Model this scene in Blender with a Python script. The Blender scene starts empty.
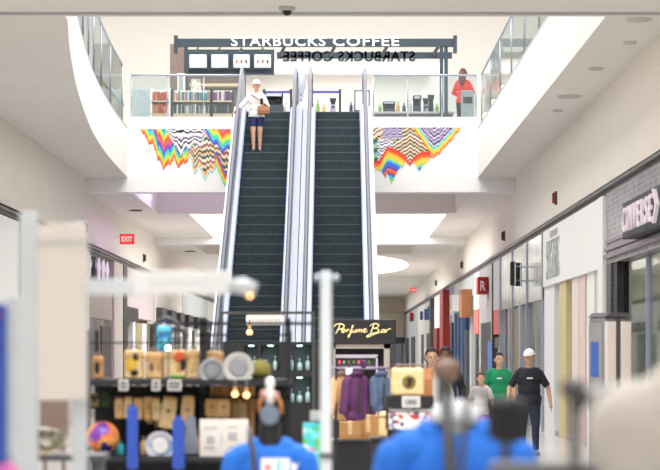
import bpy, bmesh, math, random
import numpy as np
from mathutils import Vector, Matrix
random.seed(7)
SC = bpy.context.scene
COL = SC.collection
K = 2200.0            # focal length in pixels
VX, VY = 337.0, 355.0 # vanishing point of the corridor
EYE = 1.7
def px(x, Y): return (x - VX) * Y / K
def pz(y, Y): return EYE + (VY - y) * Y / K
# ------------------------------------------------------------------ materials
def lin(c):
    return tuple(((v/255)/12.92 if v/255 <= .04045 else ((v/255+.055)/1.055)**2.4) for v in c)
MATS = {}
def mat(name, rgb, rough=.6, metal=0., emit=0., var=.06, scale=6., bump=0., spec=None):
    if name in MATS: return MATS[name]
    m = bpy.data.materials.new(name); m.use_nodes = True
    nt = m.node_tree; b = nt.nodes['Principled BSDF']
    c = lin(rgb)
    b.inputs['Roughness'].default_value = rough
    b.inputs['Metallic'].default_value = metal
    if spec is not None: b.inputs['Specular IOR Level'].default_value = spec
    tc = nt.nodes.new('ShaderNodeTexCoord')
    nz = nt.nodes.new('ShaderNodeTexNoise'); nz.inputs['Scale'].default_value = scale
    nz.inputs['Detail'].default_value = 3
    nt.links.new(tc.outputs['Object'], nz.inputs['Vector'])
    rp = nt.nodes.new('ShaderNodeValToRGB')
    rp.color_ramp.elements[0].position = .3; rp.color_ramp.elements[1].position = .7
    rp.color_ramp.elements[0].color = tuple(v*(1-var) for v in c)+(1,)
    rp.color_ramp.elements[1].color = tuple(min(1, v*(1+var)) for v in c)+(1,)
    nt.links.new(nz.outputs['Fac'], rp.inputs['Fac'])
    nt.links.new(rp.outputs['Color'], b.inputs['Base Color'])
    if emit > 0:
        nt.links.new(rp.outputs['Color'], b.inputs['Emission Color'])
        b.inputs['Emission Strength'].default_value = emit
    if bump > 0:
        bp = nt.nodes.new('ShaderNodeBump'); bp.inputs['Strength'].default_value = bump
        bp.inputs['Distance'].default_value = .02
        nt.links.new(nz.outputs['Fac'], bp.inputs['Height'])
        nt.links.new(bp.outputs['Normal'], b.inputs['Normal'])
    MATS[name] = m
    return m
def glass(name, tint=(240,246,246), refl=.08, rough=.03, fres=.35):
    if name in MATS: return MATS[name]
    m = bpy.data.materials.new(name); m.use_nodes = True
    nt = m.node_tree; nt.nodes.clear()
    o = nt.nodes.new('ShaderNodeOutputMaterial'); mx = nt.nodes.new('ShaderNodeMixShader')
    t = nt.nodes.new('ShaderNodeBsdfTransparent'); g = nt.nodes.new('ShaderNodeBsdfGlossy')
    t.inputs['Color'].default_value = lin(tint)+(1,); g.inputs['Roughness'].default_value = rough
    lw = nt.nodes.new('ShaderNodeFresnel'); lw.inputs['IOR'].default_value = 1.45
    ad = nt.nodes.new('ShaderNodeMath'); ad.operation = 'ADD'; ad.use_clamp = True
    ad.inputs[1].default_value = refl
    mu = nt.nodes.new('ShaderNodeMath'); mu.operation = 'MULTIPLY'; mu.inputs[1].default_value = fres
    nt.links.new(lw.outputs[0], mu.inputs[0]); nt.links.new(mu.outputs[0], ad.inputs[0]); nt.links.new(ad.outputs[0], mx.inputs['Fac'])
    nt.links.new(t.outputs[0], mx.inputs[1]); nt.links.new(g.outputs[0], mx.inputs[2])
    nt.links.new(mx.outputs[0], o.inputs['Surface'])
    MATS[name] = m
    return m
def pattern(name, cols, scale=8., kind='voronoi', rough=.6, metal=0., stretch=(1,1,1), bump=0.):
    """patterned surface: a constant colour ramp over voronoi / wave / brick cells"""
    if name in MATS: return MATS[name]
    m = bpy.data.materials.new(name); m.use_nodes = True
    nt = m.node_tree; b = nt.nodes['Principled BSDF']
    b.inputs['Roughness'].default_value = rough; b.inputs['Metallic'].default_value = metal
    tc = nt.nodes.new('ShaderNodeTexCoord'); mp = nt.nodes.new('ShaderNodeMapping')
    mp.inputs['Scale'].default_value = stretch
    nt.links.new(tc.outputs['Object'], mp.inputs['Vector'])
    rp = nt.nodes.new('ShaderNodeValToRGB'); rp.color_ramp.interpolation = 'CONSTANT' if kind != 'wave' else 'LINEAR'
    while len(rp.color_ramp.elements) < len(cols): rp.color_ramp.elements.new(.5)
    for i, c in enumerate(cols):
        rp.color_ramp.elements[i].position = i/len(cols); rp.color_ramp.elements[i].color = lin(c)+(1,)
    if kind == 'voronoi':
        t = nt.nodes.new('ShaderNodeTexVoronoi'); t.inputs['Scale'].default_value = scale
        sp = nt.nodes.new('ShaderNodeSeparateColor')
        nt.links.new(mp.outputs[0], t.inputs['Vector']); nt.links.new(t.outputs['Color'], sp.inputs[0])
        src = sp.outputs[0]
    elif kind == 'noise':
        t = nt.nodes.new('ShaderNodeTexNoise'); t.inputs['Scale'].default_value = scale; t.inputs['Detail'].default_value = 4
        nt.links.new(mp.outputs[0], t.inputs['Vector'])
        mr = nt.nodes.new('ShaderNodeMapRange'); mr.inputs[1].default_value = .3; mr.inputs[2].default_value = .7
        nt.links.new(t.outputs['Fac'], mr.inputs[0]); src = mr.outputs[0]
    else:
        t = nt.nodes.new('ShaderNodeTexWave'); t.inputs['Scale'].default_value = scale
        t.inputs['Distortion'].default_value = 1.5; t.inputs['Detail'].default_value = 2
        nt.links.new(mp.outputs[0], t.inputs['Vector']); src = t.outputs['Fac']
    nt.links.new(src, rp.inputs['Fac']); nt.links.new(rp.outputs['Color'], b.inputs['Base Color'])
    if bump:
        bp = nt.nodes.new('ShaderNodeBump'); bp.inputs['Strength'].default_value = bump; bp.inputs['Distance'].default_value = .02
        nt.links.new(src, bp.inputs['Height']); nt.links.new(bp.outputs['Normal'], b.inputs['Normal'])
    MATS[name] = m
    return m
def brick(name, c1, c2, cm, scale, metal=0., rough=.5):
    if name in MATS: return MATS[name]
    m = bpy.data.materials.new(name); m.use_nodes = True
    nt = m.node_tree; b = nt.nodes['Principled BSDF']
    b.inputs['Roughness'].default_value = rough; b.inputs['Metallic'].default_value = metal
    tc = nt.nodes.new('ShaderNodeTexCoord'); mp = nt.nodes.new('ShaderNodeMapping')
    mp.inputs['Rotation'].default_value = (math.pi/2, 0, math.pi/2)
    sx = nt.nodes.new('ShaderNodeSeparateXYZ'); cx = nt.nodes.new('ShaderNodeCombineXYZ')
    nt.links.new(tc.outputs['Object'], sx.inputs[0])
    nt.links.new(sx.outputs['Y'], cx.inputs['X']); nt.links.new(sx.outputs['Z'], cx.inputs['Y'])
    t = nt.nodes.new('ShaderNodeTexBrick'); t.inputs['Scale'].default_value = scale
    t.inputs['Color1'].default_value = lin(c1)+(1,); t.inputs['Color2'].default_value = lin(c2)+(1,); t.inputs['Mortar'].default_value = lin(cm)+(1,)
    t.inputs['Mortar Size'].default_value = .015
    nt.links.new(cx.outputs[0], t.inputs['Vector']); nt.links.new(t.outputs['Color'], b.inputs['Base Color'])
    MATS[name] = m
    return m
M = dict(
    wall=mat('warm white plaster', (243,235,225), .8, var=.015, scale=1.2),
    ceil=mat('ceiling plaster', (241,236,230), .85, var=.012, scale=.8),
    white=mat('white paint', (248,247,245), .6, var=.01),
    facia=mat('fascia white', (250,249,248), .6, var=.01),
    floor=mat('polished tile', (196,195,194), .18, var=.05, scale=.6),
    dark=mat('dark trim', (58,58,60), .5, var=.1),
    black=mat('black lacquer', (22,23,27), .45, var=.15),
    blackm=mat('black matt', (32,32,36), .8, var=.1),
    steel=mat('brushed steel', (164,170,186), .36, .75, var=.04, scale=20),
    steelw=mat('pale steel', (180,186,200), .4, .5, var=.03, scale=20),
    steeld=mat('blue steel', (120,132,165), .4, .6, var=.06, scale=20),
    rail=mat('handrail rubber', (96,98,112), .5, var=.08),
    step=mat('escalator step metal', (46,60,66), .55, .2, var=.25, scale=14),
    stepe=mat('escalator edge highlight', (88,104,110), .5, .25, var=.2, scale=10),  # lighter lip: the highlight along each step edge is put into the colour
    comb=mat('comb plate', (150,152,156), .4, .6, var=.06),
    glass=glass('clear glass'),
    shopglass=glass('shop glass', (225,232,230), .12),
    bluegrey=mat('slate steel', (56,68,78), .5, .3, var=.08),
    brown=mat('brown slats', (120,102,92), .6, var=.12, scale=9),
    wood=mat('counter wood', (216,192,158), .5, var=.1, scale=9),
    beige=mat('beige panel', (222,208,188), .7, var=.04),
    tan=mat('tan cork', (222,184,130), .7, var=.14, scale=26),
    tan2=mat('light cork', (232,202,150), .7, var=.14, scale=26),
    tan3=mat('amber cork', (206,160,100), .7, var=.16, scale=26),
    orange=mat('orange print', (222,92,48), .6),
    yellow=mat('yellow print', (232,186,60), .6),
    green=mat('green print', (120,160,70), .6),
    red=mat('red panel', (142,28,28), .5, var=.08),
    darkred=mat('dark red', (120,30,30), .5),
    blue=mat('blue strip', (36,74,170), .55, var=.08),
    shirtblue=mat('blue jersey', (30,106,206), .85, var=.06, scale=12, bump=.2),
    grey=mat('grey panel', (176,176,178), .6, var=.05),
    lgrey=mat('light grey enamel', (190,196,200), .45, var=.02),
    cream=mat('pale panel', (226,221,214), .6, var=.02),
    dgrey=mat('charcoal', (70,70,74), .6, var=.1),
    slate=mat('slate neck', (110,124,142), .5, var=.08),
    skin=mat('skin', (226,178,150), .6, var=.05, scale=18),
    skind=mat('deep skin', (130,88,68), .6, var=.05, scale=18),
    hair=mat('dark hair', (34,28,28), .7, var=.2, scale=30),
    hairb=mat('blond hair', (222,204,170), .7, var=.15, scale=30),
    hairbr=mat('brown hair', (92,52,40), .7, var=.2, scale=30),
    eye=mat('dark eye', (40,30,28), .3),
    lip=mat('lip', (176,96,90), .5),
    gold=mat('gold script', (236,214,150), .35, .4, emit=.9, var=.05),
    lamp=mat('warm bulb', (255,176,110), .4, emit=5, var=.02),
    led=mat('led red', (230,60,80), .4, emit=2.0),
    exit=mat('exit red', (226,62,58), .5, emit=.55),
    exitw=mat('exit letter', (255,214,206), .5, emit=.5),
    neon=mat('lit letter', (240,226,236), .5, emit=.1),
    purple=mat('purple jacket', (84,36,84), .75, var=.2, scale=16, bump=.3),
    denim=mat('denim', (78,94,122), .85, var=.18, scale=22, bump=.3),
    tanvest=mat('tan vest', (206,160,112), .8, var=.12),
    card=mat('cardboard', (196,148,96), .8, var=.08),
    cyan=mat('cyan carton', (60,196,206), .5, var=.1),
    pink=mat('pink', (226,80,170), .5),
    lav=mat('lavender paint', (196,184,222), .8, var=.02),
)
def wood_slat(name, c1, c2, sc): return pattern(name, [c1, c2, c1], sc, 'wave', .6)
# ------------------------------------------------------------------ mesh builder
class MB:
    def __init__(s): s.bm = bmesh.new(); s.mi = 0; s.mats = []
    def use(s, m):
        if m not in s.mats: s.mats.append(m)
        s.mi = s.mats.index(m); return s
    def _tag(s, faces, smooth=False):
        for f in faces: f.material_index = s.mi; f.smooth = smooth
    def box(s, x0, x1, y0, y1, z0, z1, bev=0., seg=2):
        x0, x1 = min(x0,x1), max(x0,x1); y0, y1 = min(y0,y1), max(y0,y1); z0, z1 = min(z0,z1), max(z0,z1)
        vs = [s.bm.verts.new((x, y, z)) for z in (z0, z1) for x, y in ((x0,y0),(x1,y0),(x1,y1),(x0,y1))]
        fs = [s.bm.faces.new([vs[i] for i in q]) for q in ((3,2,1,0),(4,5,6,7),(0,1,5,4),(1,2,6,5),(2,3,7,6),(3,0,4,7))]
        s._tag(fs)
        if bev > 0:
            es = list({e for f in fs for e in f.edges})
            r = bmesh.ops.bevel(s.bm, geom=es, offset=bev, segments=seg, affect='EDGES', profile=.5)
            s._tag(r['faces'])
        return s
    def prism(s, poly, a0, a1, axis='z', smooth=False):
        """poly: 2-D points; axis z -> (x,y), axis y -> (x,z), axis x -> (y,z)"""
        def p(u, v, w): return {'z': (u, v, w), 'y': (u, w, v), 'x': (w, u, v)}[axis]
        A = [s.bm.verts.new(p(u, v, a0)) for u, v in poly]; B = [s.bm.verts.new(p(u, v, a1)) for u, v in poly]
        fs = [s.bm.faces.new(A[::-1]), s.bm.faces.new(B)]
        n = len(poly)
        sd = [s.bm.faces.new((A[i], A[(i+1) % n], B[(i+1) % n], B[i])) for i in range(n)]
        s._tag(fs); s._tag(sd, smooth)
        return s
    def tube(s, pts, r, n=8, closed=False, cap=True):
        pts = [Vector(p) for p in pts]; rs = r if isinstance(r, (list, tuple)) else [r]*len(pts)
        rings = []; L = len(pts); prev = None
        for i, p in enumerate(pts):
            a = pts[i-1] if (i > 0 or closed) else p; b = pts[(i+1) % L] if (i < L-1 or closed) else p
            t = (b-a).normalized() if (b-a).length > 1e-9 else Vector((0,0,1))
            if prev is None:
                u = t.orthogonal().normalized()
            else:
                u = prev - t*prev.dot(t); u = u.normalized() if u.length > 1e-6 else t.orthogonal().normalized()
            prev = u; w = t.cross(u)
            rings.append([s.bm.verts.new(p+(u*math.cos(k*2*math.pi/n)+w*math.sin(k*2*math.pi/n))*rs[i]) for k in range(n)])
        fs = []
        for i in range(L if closed else L-1):
            a, b = rings[i], rings[(i+1) % L]
            for k in range(n): fs.append(s.bm.faces.new((a[k], a[(k+1) % n], b[(k+1) % n], b[k])))
        s._tag(fs, True)
        if cap and not closed: s._tag([s.bm.faces.new(rings[0][::-1]), s.bm.faces.new(rings[-1])])
        return s
    def lathe(s, prof, c=(0,0,0), n=20, axis='z'):
        """prof: (radius, height) points revolved round an axis through c"""
        rings = []
        for r, h in prof:
            ring = []
            for k in range(n):
                a = k*2*math.pi/n; u, v = r*math.cos(a), r*math.sin(a)
                q = {'z': (u, v, h), 'y': (u, h, v), 'x': (h, u, v)}[axis]
                ring.append(s.bm.verts.new((q[0]+c[0], q[1]+c[1], q[2]+c[2])))
            rings.append(ring)
        fs = []
        for a, b in zip(rings, rings[1:]):
            for k in range(n): fs.append(s.bm.faces.new((a[k], a[(k+1) % n], b[(k+1) % n], b[k])))
        s._tag(fs, True)
        s._tag([s.bm.faces.new(rings[0][::-1]), s.bm.faces.new(rings[-1])])
        return s
    def ball(s, c, r, nu=16, nv=10):
        rx, ry, rz = r if isinstance(r, (tuple, list)) else (r, r, r)
        res = bmesh.ops.create_uvsphere(s.bm, u_segments=nu, v_segments=nv, radius=1, matrix=Matrix.Translation(c) @ Matrix.Diagonal((rx, ry, rz, 1)))
        s._tag({f for v in res['verts'] for f in v.link_faces}, True)
        return s
    def mesh(s, me, mtx=Matrix()):
        b2 = bmesh.new(); b2.from_mesh(me); b2.transform(mtx)
        t = bpy.data.meshes.new('tmp'); b2.to_mesh(t); b2.free()
        n0 = len(s.bm.faces); s.bm.from_mesh(t); s.bm.faces.ensure_lookup_table()
        for f in s.bm.faces[n0:]: f.material_index = s.mi
        bpy.data.meshes.remove(t); return s
    def build(s, name, m=None, parent=None, loc=None, kind=None):
        bmesh.ops.recalc_face_normals(s.bm, faces=s.bm.faces[:])
        me = bpy.data.meshes.new(name); s.bm.to_mesh(me); s.bm.free()
        for q in (s.mats or [m]): me.materials.append(q)
        o = bpy.data.objects.new(name, me); COL.objects.link(o)
        if parent: o.parent = parent
        if loc: o.location = loc
        if kind: o['kind'] = kind
        return o
def tag(o, label, cat, group=None, kind=None):
    o['label'] = label; o['category'] = cat
    if group: o['group'] = group
    if kind: o['kind'] = kind
    return o
def thing(name, label, cat, loc=(0,0,0), rz=0., group=None):
    o = bpy.data.objects.new(name, None); COL.objects.link(o); o.empty_display_size = .1
    o.location = loc; o.rotation_euler = (0, 0, rz)
    return tag(o, label, cat, group)
def kids(o): return [c for c in bpy.data.objects if c.parent == o]
def dup(root, loc, label=None, group=None, rz=None, recolor=None):
    r = root.copy(); COL.objects.link(r); r.location = loc
    if rz is not None: r.rotation_euler = (0, 0, rz)
    if label: r['label'] = label
    if group: r['group'] = group
    for ch in list(root.children):
        c = ch.copy(); COL.objects.link(c); c.parent = r
        for g in list(ch.children):
            d = g.copy(); COL.objects.link(d); d.parent = c
    return r
def struct(name, mb, m=None):
    return mb.build(name, m, kind='structure')
def text_mesh(s, w, h, depth=.02, bold=0., spacing=1.):
    """flat lettering in the XY plane, x right, y up, extruded in z, scaled to w x h with its corner at 0"""
    cu = bpy.data.curves.new('lettering', 'FONT'); cu.body = s; cu.size = 1; cu.offset = bold; cu.space_character = spacing; cu.resolution_u = 3
    cu.extrude = .5
    o = bpy.data.objects.new('tmp_text', cu); COL.objects.link(o)
    dg = bpy.context.evaluated_depsgraph_get(); dg.update()
    me = bpy.data.meshes.new_from_object(o.evaluated_get(dg))
    bpy.data.objects.remove(o); bpy.data.curves.remove(cu)
    co = np.empty(len(me.vertices)*3); me.vertices.foreach_get('co', co); co = co.reshape(-1, 3)
    lo, hi = co.min(0), co.max(0)
    co = (co-lo)/np.maximum(hi-lo, 1e-6)*np.array([w, h, depth]); me.vertices.foreach_set('co', co.ravel()); me.materials.clear()
    return me
def spline(pts, k=5):
    """Catmull-Rom through 2-D/3-D points"""
    P = [Vector(p) for p in pts]; out = []
    for i in range(len(P)-1):
        a, b, c, d = P[max(i-1,0)], P[i], P[i+1], P[min(i+2,len(P)-1)]
        for j in range(k):
            t = j/k
            out.append(.5*((2*b)+(c-a)*t+(2*a-5*b+4*c-d)*t*t+(3*b-a-3*c+d)*t**3))
    out.append(P[-1]); return out
# ------------------------------------------------------------------ bodies
def body_mesh(prims, voxel=.008, smooth=4):
    """prims: (label, p0, r0, p1, r1[, squash]) tapered capsules or (label, 'e', centre, (rx,ry,rz)); returns one continuous mesh"""
    b = MB()
    for q in prims:
        if q[1] == 'e': b.ball(q[2], q[3], 20, 14)
        else:
            p0, p1 = Vector(q[2]), Vector(q[4]); r0, r1 = q[3], q[5]
            d = (p1-p0); n = max(2, int(d.length/.03))
            pts = [p0-d.normalized()*r0*.7, p0-d.normalized()*r0*.35]+[p0+d*(i/n) for i in range(n+1)]+[p1+d.normalized()*r1*.35, p1+d.normalized()*r1*.7]
            rs = [r0*.7, r0*.93]+[r0+(r1-r0)*i/n for i in range(n+1)]+[r1*.93, r1*.7]
            b.tube(pts, rs, 14)
    me = bpy.data.meshes.new('tmp'); bmesh.ops.recalc_face_normals(b.bm, faces=b.bm.faces[:]); b.bm.to_mesh(me); b.bm.free()
    o = bpy.data.objects.new('tmp_body', me); COL.objects.link(o)
    r = o.modifiers.new('r', 'REMESH'); r.mode = 'VOXEL'; r.voxel_size = voxel; r.use_smooth_shade = True
    s = o.modifiers.new('s', 'SMOOTH'); s.factor = .5; s.iterations = smooth
    dg = bpy.context.evaluated_depsgraph_get(); dg.update()
    out = bpy.data.meshes.new_from_object(o.evaluated_get(dg))
    bpy.data.objects.remove(o); bpy.data.meshes.remove(me)
    return out
def classify(me, prims):
    n = len(me.polygons); c = np.empty(n*3); me.polygons.foreach_get('center', c); c = c.reshape(-1, 3)
    best = np.full(n, 1e9); lab = np.empty(n, dtype=object); tt = np.zeros(n)
    for q in prims:
        if q[1] == 'e':
            d = np.linalg.norm((c-np.array(q[2]))/np.array(q[3]), axis=1)-1; d = d*min(q[3]); t = np.zeros(n)
        else:
            p0, p1 = np.array(q[2]), np.array(q[4]); v = p1-p0; t = np.clip(((c-p0)@v)/(v@v), 0, 1)
            d = np.linalg.norm(c-(p0+t[:, None]*v), axis=1)-(q[3]+(q[5]-q[3])*t)
        k = d < best; best[k] = d[k]; lab[k] = q[0]; tt[k] = t[k]
    return c, lab, tt
def garment(me, sel, off, name, m, parent, flare=None):
    """cloth grown out of the body's own surface where sel is true"""
    idx = np.nonzero(sel)[0]
    nv = len(me.vertices); co = np.empty(nv*3); me.vertices.foreach_get('co', co); co = co.reshape(-1, 3)
    no = np.empty(nv*3); me.vertices.foreach_get('normal', no); no = no.reshape(-1, 3)
    used = {}; vs = []; fs = []
    for i in idx:
        f = []
        for v in me.polygons[int(i)].vertices:
            if v not in used:
                used[v] = len(vs); o = off(co[v]) if callable(off) else off
                vs.append(tuple(co[v]+no[v]*o))
            f.append(used[v])
        fs.append(f)
    g = bpy.data.meshes.new(name); g.from_pydata(vs, [], fs); g.update()
    g.polygons.foreach_set('use_smooth', [True]*len(g.polygons)); g.materials.append(m)
    o = bpy.data.objects.new(name, g); COL.objects.link(o); o.parent = parent
    so = o.modifiers.new('thickness', 'SOLIDIFY'); so.thickness = .006; so.offset = -1
    return o
DEF = dict(hip=.93, armA=((-.26,.02,1.14),(-.27,-.06,.88)), armB=((.26,.02,1.14),(.27,-.06,.88)), footA=(-.10,-.02), footB=(.10,.02), kneeA=None, kneeB=None, turn=0., tilt=0.)
def person(name, label, loc, height, sk, wear, hair_m=None, rz=0., hair='short', torso=1., group=None, female=False, **kw):
    P = dict(DEF); P.update(kw); S = height/1.75
    root = thing(name, label, 'person', loc, rz, group)
    sw = .155 if female else .17
    pr = []
    hp = P['hip']
    pr += [('pelvis','e',(0,0,hp+.02),(.165*torso,.115*torso,.13)), ('torso','e',(0,-.005,1.10),(.145*torso,.105*torso,.19)),
           ('torso','e',(0,.005,1.28),(.165*torso,.115*torso,.19)), ('torso','c',(-sw+.04,.01,1.41),.056,(sw-.04,.01,1.41),.056),
           ('neck','c',(0,.01,1.42),.055,(0,-.005,1.54),.05)]
    hc = Vector((0,-.015,1.645)); rot = Matrix.Rotation(P['turn'], 3, 'Z')
    def hd(x, y, z): v = rot @ Vector((x, y, z)); return tuple(hc+v)
    pr += [('head','e',hd(0,.01,.02),(.083,.100,.115)), ('head','e',hd(0,-.02,-.05),(.062,.074,.074)),
           ('nose','c',hd(0,-.094,.012),.010,hd(0,-.112,-.02),.015), ('ear','e',hd(-.085,.01,-.005),(.014,.024,.034)), ('ear','e',hd(.085,.01,-.005),(.014,.024,.034)),
           ('head','c',hd(-.03,-.078,.03),.014,hd(.03,-.078,.03),.014)]
    for sd, arm, foot, knee in ((-1,P['armA'],P['footA'],P['kneeA']),(1,P['armB'],P['footB'],P['kneeB'])):
        sh = Vector((sd*sw,.01,1.385)); el = Vector(arm[0]); wr = Vector(arm[1])
        pr += [('uarm','c',tuple(sh),.05*min(torso,1.1),tuple(el),.041), ('farm','c',tuple(el),.041,tuple(wr),.028)]
        d = (wr-el).normalized(); side = Vector((0,1,0)) if abs(d.y) < .8 else Vector((0,0,1))
        side = (side-d*side.dot(d)).normalized()
        pal = wr+d*.055
        pr += [('hand','e',tuple(pal),(.03,.036,.045))]
        for fi, ln in ((-1.4,.062),(-.45,.075),(.45,.07),(1.4,.054)):
            b = wr+d*.085+side*fi*.017; inn = Vector((-sd*.2,-.15,0))
            k = b+d*ln*.5; t = k+(d+inn).normalized()*ln*.5
            pr += [('hand','c',tuple(b),.010,tuple(k),.009), ('hand','c',tuple(k),.009,tuple(t),.008)]
        tb = wr+d*.03-side*.034; pr += [('hand','c',tuple(tb),.012,tuple(tb+(d*.6-side*.6).normalized()*.05),.009)]
        fx, fy = foot; kn = Vector(knee) if knee else Vector((sd*.095+(fx-sd*.1)*.5, fy*.5-.015, .5))
        pr += [('thigh','c',(sd*.088,0,hp-.04),.088*min(torso,1.12),tuple(kn),.058), ('shin','c',tuple(kn),.055,(fx,fy+.01,.09),.037),
               ('shin','e',tuple(kn*.62+Vector((fx,fy,.09))*.38+Vector((0,.018,0))),(.05,.055,.12)),
               ('foot','c',(fx,fy+.03,.045),.042,(fx+sd*.02,fy-.12,.036),.034)]
    me = body_mesh(pr, .0085, 3)
    c, lab, tt = classify(me, pr)
    me.transform(Matrix.Scale(S, 4)); c = c*S; me.update()
    me.materials.append(sk); me.name = 'body'
    bo = bpy.data.objects.new('body', me); COL.objects.link(bo); bo.parent = root
    L = lambda *a: np.isin(lab.astype(str), a)
    z = c[:, 2]/S
    for w in wear:
        k = w[0]
        if k == 'shirt':       # (shirt, material, hem z, sleeve t on the upper arm, full forearm?)
            sel = (L('torso')|((L('pelvis')|L('thigh')) & (z > w[2]))|(L('uarm') & (tt < w[3]))|(L('neck') & (z < 1.455)))&(z > w[2])
            if len(w) > 4: sel |= L('uarm')|(L('farm') & (tt < w[4]))
            shirt = garment(me, sel, lambda v: S*(.018+.018*max(0,(1.15-v[2]/S))), 'shirt', w[1], root)
        elif k == 'trousers':  # (trousers, material, hem z, waist z)
            sel = (L('pelvis','thigh','shin','torso')) & (z < w[3]) & (z > w[2])
            garment(me, sel, S*.014, 'shorts' if w[2] > .4 else 'trousers', w[1], root)
        elif k == 'shoes':
            garment(me, L('foot')|(L('shin') & (z < .085)), S*.008, 'shoes', w[1], root)
    hcS = hc*S
    hl = (c-np.array(hcS))/S
    hl = hl @ np.array(rot)          # back to the head's own axes
    H = L('head','ear')
    if hair != 'none':
        front = {'short': .080, 'long': .068}[hair]
        sel = H & ((hl[:,2] > front)|((hl[:,1] > .02) & (hl[:,2] > -.06))|((np.abs(hl[:,0]) > .06) & (hl[:,2] > .03) & (hl[:,1] > -.04)))
        if hair == 'long': sel |= (H|L('neck')) & (hl[:,1] > -.02)
        garment(me, sel, S*(.024 if hair == 'long' else .010), 'hair', hair_m, root)
    if hair == 'long':
        h = MB(); h.tube([hcS+Vector((0,.075,.03))*S, hcS+Vector((0,.12,-.08))*S, hcS+Vector((0,.15,-.2))*S, hcS+Vector((0,.165,-.34))*S], [.07*S,.10*S,.09*S,.03*S], 12)
        h.build('ponytail', hair_m, root)
    for w in wear:
        if w[0] == 'cap':
            capo = garment(me, H & (hl[:,2] > .042), S*.024, 'cap', w[1], root)
            vz = MB(); arc = [(.078*math.cos(a)*S, (-.07-.10*math.sin(a))*S) for a in [i*math.pi/10 for i in range(11)]]
            vz.prism(arc, .045*S, .056*S); vo = vz.build('cap_visor', w[1], capo); vo.location = hcS; vo.rotation_euler = (.12, 0, P['turn'])
        if w[0] == 'badge':
            bd = MB(); bd.box(-.05*S,.05*S,-.003,.003,-.012*S,.012*S); bo2 = bd.build('shirt_print', w[1], shirt); bo2.location = (0, -.145*S*w[2], 1.30*S)
    for sx in (-.03, .03):
        e = MB(); e.ball((0,0,0), (.010*S,.007*S,.007*S), 8, 6); eo = e.build('eye', M['eye'], root); eo.location = Vector(hd(sx,-.092,.008))*S
    mo = MB(); mo.ball((0,0,0), (.022*S,.006*S,.006*S), 8, 6); m2 = mo.build('mouth', M['lip'], root); m2.location = Vector(hd(0,-.092,-.06))*S; m2.rotation_euler = (0,0,P['turn'])
    return root
# ================================================================== THE SETTING
XL, XR = -6.5, 4.62
ZC, ZF, ZS = 6.30, 7.53, 4.54      # corridor ceiling, upper floor, top of the shopfronts
ZC2, ZC3 = 5.92, 5.69              # ceiling beyond the opening, and further on
ARC = [(-3.70,29.9),(-3.72,30.4),(-4.03,33.2),(-4.47,37.8),(-4.84,42.5),(-5.10,46.5),(-5.30,51.4),(-5.43,57.0)]
ARCS = [(v.x, v.y) for v in spline(ARC, 5)]
XO = 3.65
b = MB(); b.box(-10, 8.2, -30, 152, -.2, 0); struct('floor', b, M['floor'])
def slab(name, poly, z0, z1, m): b = MB(); b.prism(poly, z0, z1); return struct(name, b, m)
rect = lambda x0, x1, y0, y1: [(x0,y0),(x1,y0),(x1,y1),(x0,y1)]
C_ = M['ceil']
slab('ceiling', rect(-12, 8.2, -2, 3), ZC, ZF, C_)
slab('ceiling', rect(-12, 8.2, -30, -24), ZC, ZF, C_); slab('ceiling', rect(-12, -4.2, -24, -2), ZC, ZF, C_); slab('ceiling', rect(XO, 8.2, -24, -2), ZC, ZF, C_)
slab('ceiling', rect(-12, -4.2, 3, 26), ZC, ZF, C_); slab('ceiling', rect(XO, 8.2, 3, 26), ZC, ZF, C_)
slab('ceiling', rect(-12, 8.2, 26, 29.9), ZC, ZF, C_)
slab('ceiling', [(-12,29.9)]+ARCS+[(-12,57.0)], ZC, ZF, C_)
slab('ceiling', rect(XO, 8.2, 29.9, 57.0), ZC, ZF, C_)
# beyond the opening: coffers and lit wells in a lower ceiling
slab('wall_mural', rect(-12, 8.2, 57.0, 57.6), ZC2, ZF, M['facia'])
slab('ceiling', rect(-12, -5.34, 57.6, 66), ZC2, 7.475, C_); slab('ceiling', rect(3.52, 8.2, 57.6, 66), ZC2, 7.475, C_)
slab('ceiling', rect(-5.34, 3.52, 57.6, 65.4), ZC2+.62, 7.475, mat('coffer paint', (230,218,202), .8, var=.02))
slab('ceiling', rect(-5.34, 3.52, 65.4, 66), ZC2, 7.475, C_)
slab('ceiling', rect(-12, -4.42, 66, 79), ZC2, 7.475, C_); slab('ceiling', [(3.28,66),(8.2,66),(8.2,79),(3.28,79)], ZC2, 7.475, C_)
slab('ceiling', rect(-4.42, 3.28, 66, 79), ZF-.15, 7.475, M['white'])
slab('ceiling', rect(-12, 8.2, 79, 80), ZC3, 7.475, M['facia'])
slab('ceiling', rect(-12, -5.2, 80, 87), ZC3, 7.475, C_); slab('ceiling', rect(2.9, 8.2, 80, 87), ZC3, 7.475, C_)
slab('ceiling', rect(-5.2, 2.9, 80, 87), ZC3+.6, 7.475, mat('coffer paint', (230,218,202), .8, var=.02))
def oval(cx, cy, rx, ry, a0, a1, n=16): return [(cx+rx*math.cos(a0+(a1-a0)*i/n), cy+ry*math.sin(a0+(a1-a0)*i/n)) for i in range(n+1)]
h = math.pi/2
slab('ceiling', [(8.2,87),(8.2,112),(0,112)]+oval(.2,99,3.0,11.8,h,-h)+[(0,87)], ZC3, ZF, C_)
slab('ceiling', [(-12,87),(0,87)]+oval(-1.2,99,3.4,11.8,-h,-3*h)+[(0,112),(-12,112)], ZC3, ZF, C_)
slab('ceiling', rect(-5, 4, 87, 112), ZF-.1, ZF, M['white'])
slab('ceiling', rect(-12, 8.2, 112, 152), ZC3-.05, ZF, C_)
b = MB(); b.box(XR, XR+.3, -30, 152, ZS, ZF); struct('wall_right', b, M['wall'])
b = MB(); b.box(XL-.3, XL, -30, 152, ZS, ZF); struct('wall_left', b, M['wall'])
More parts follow.
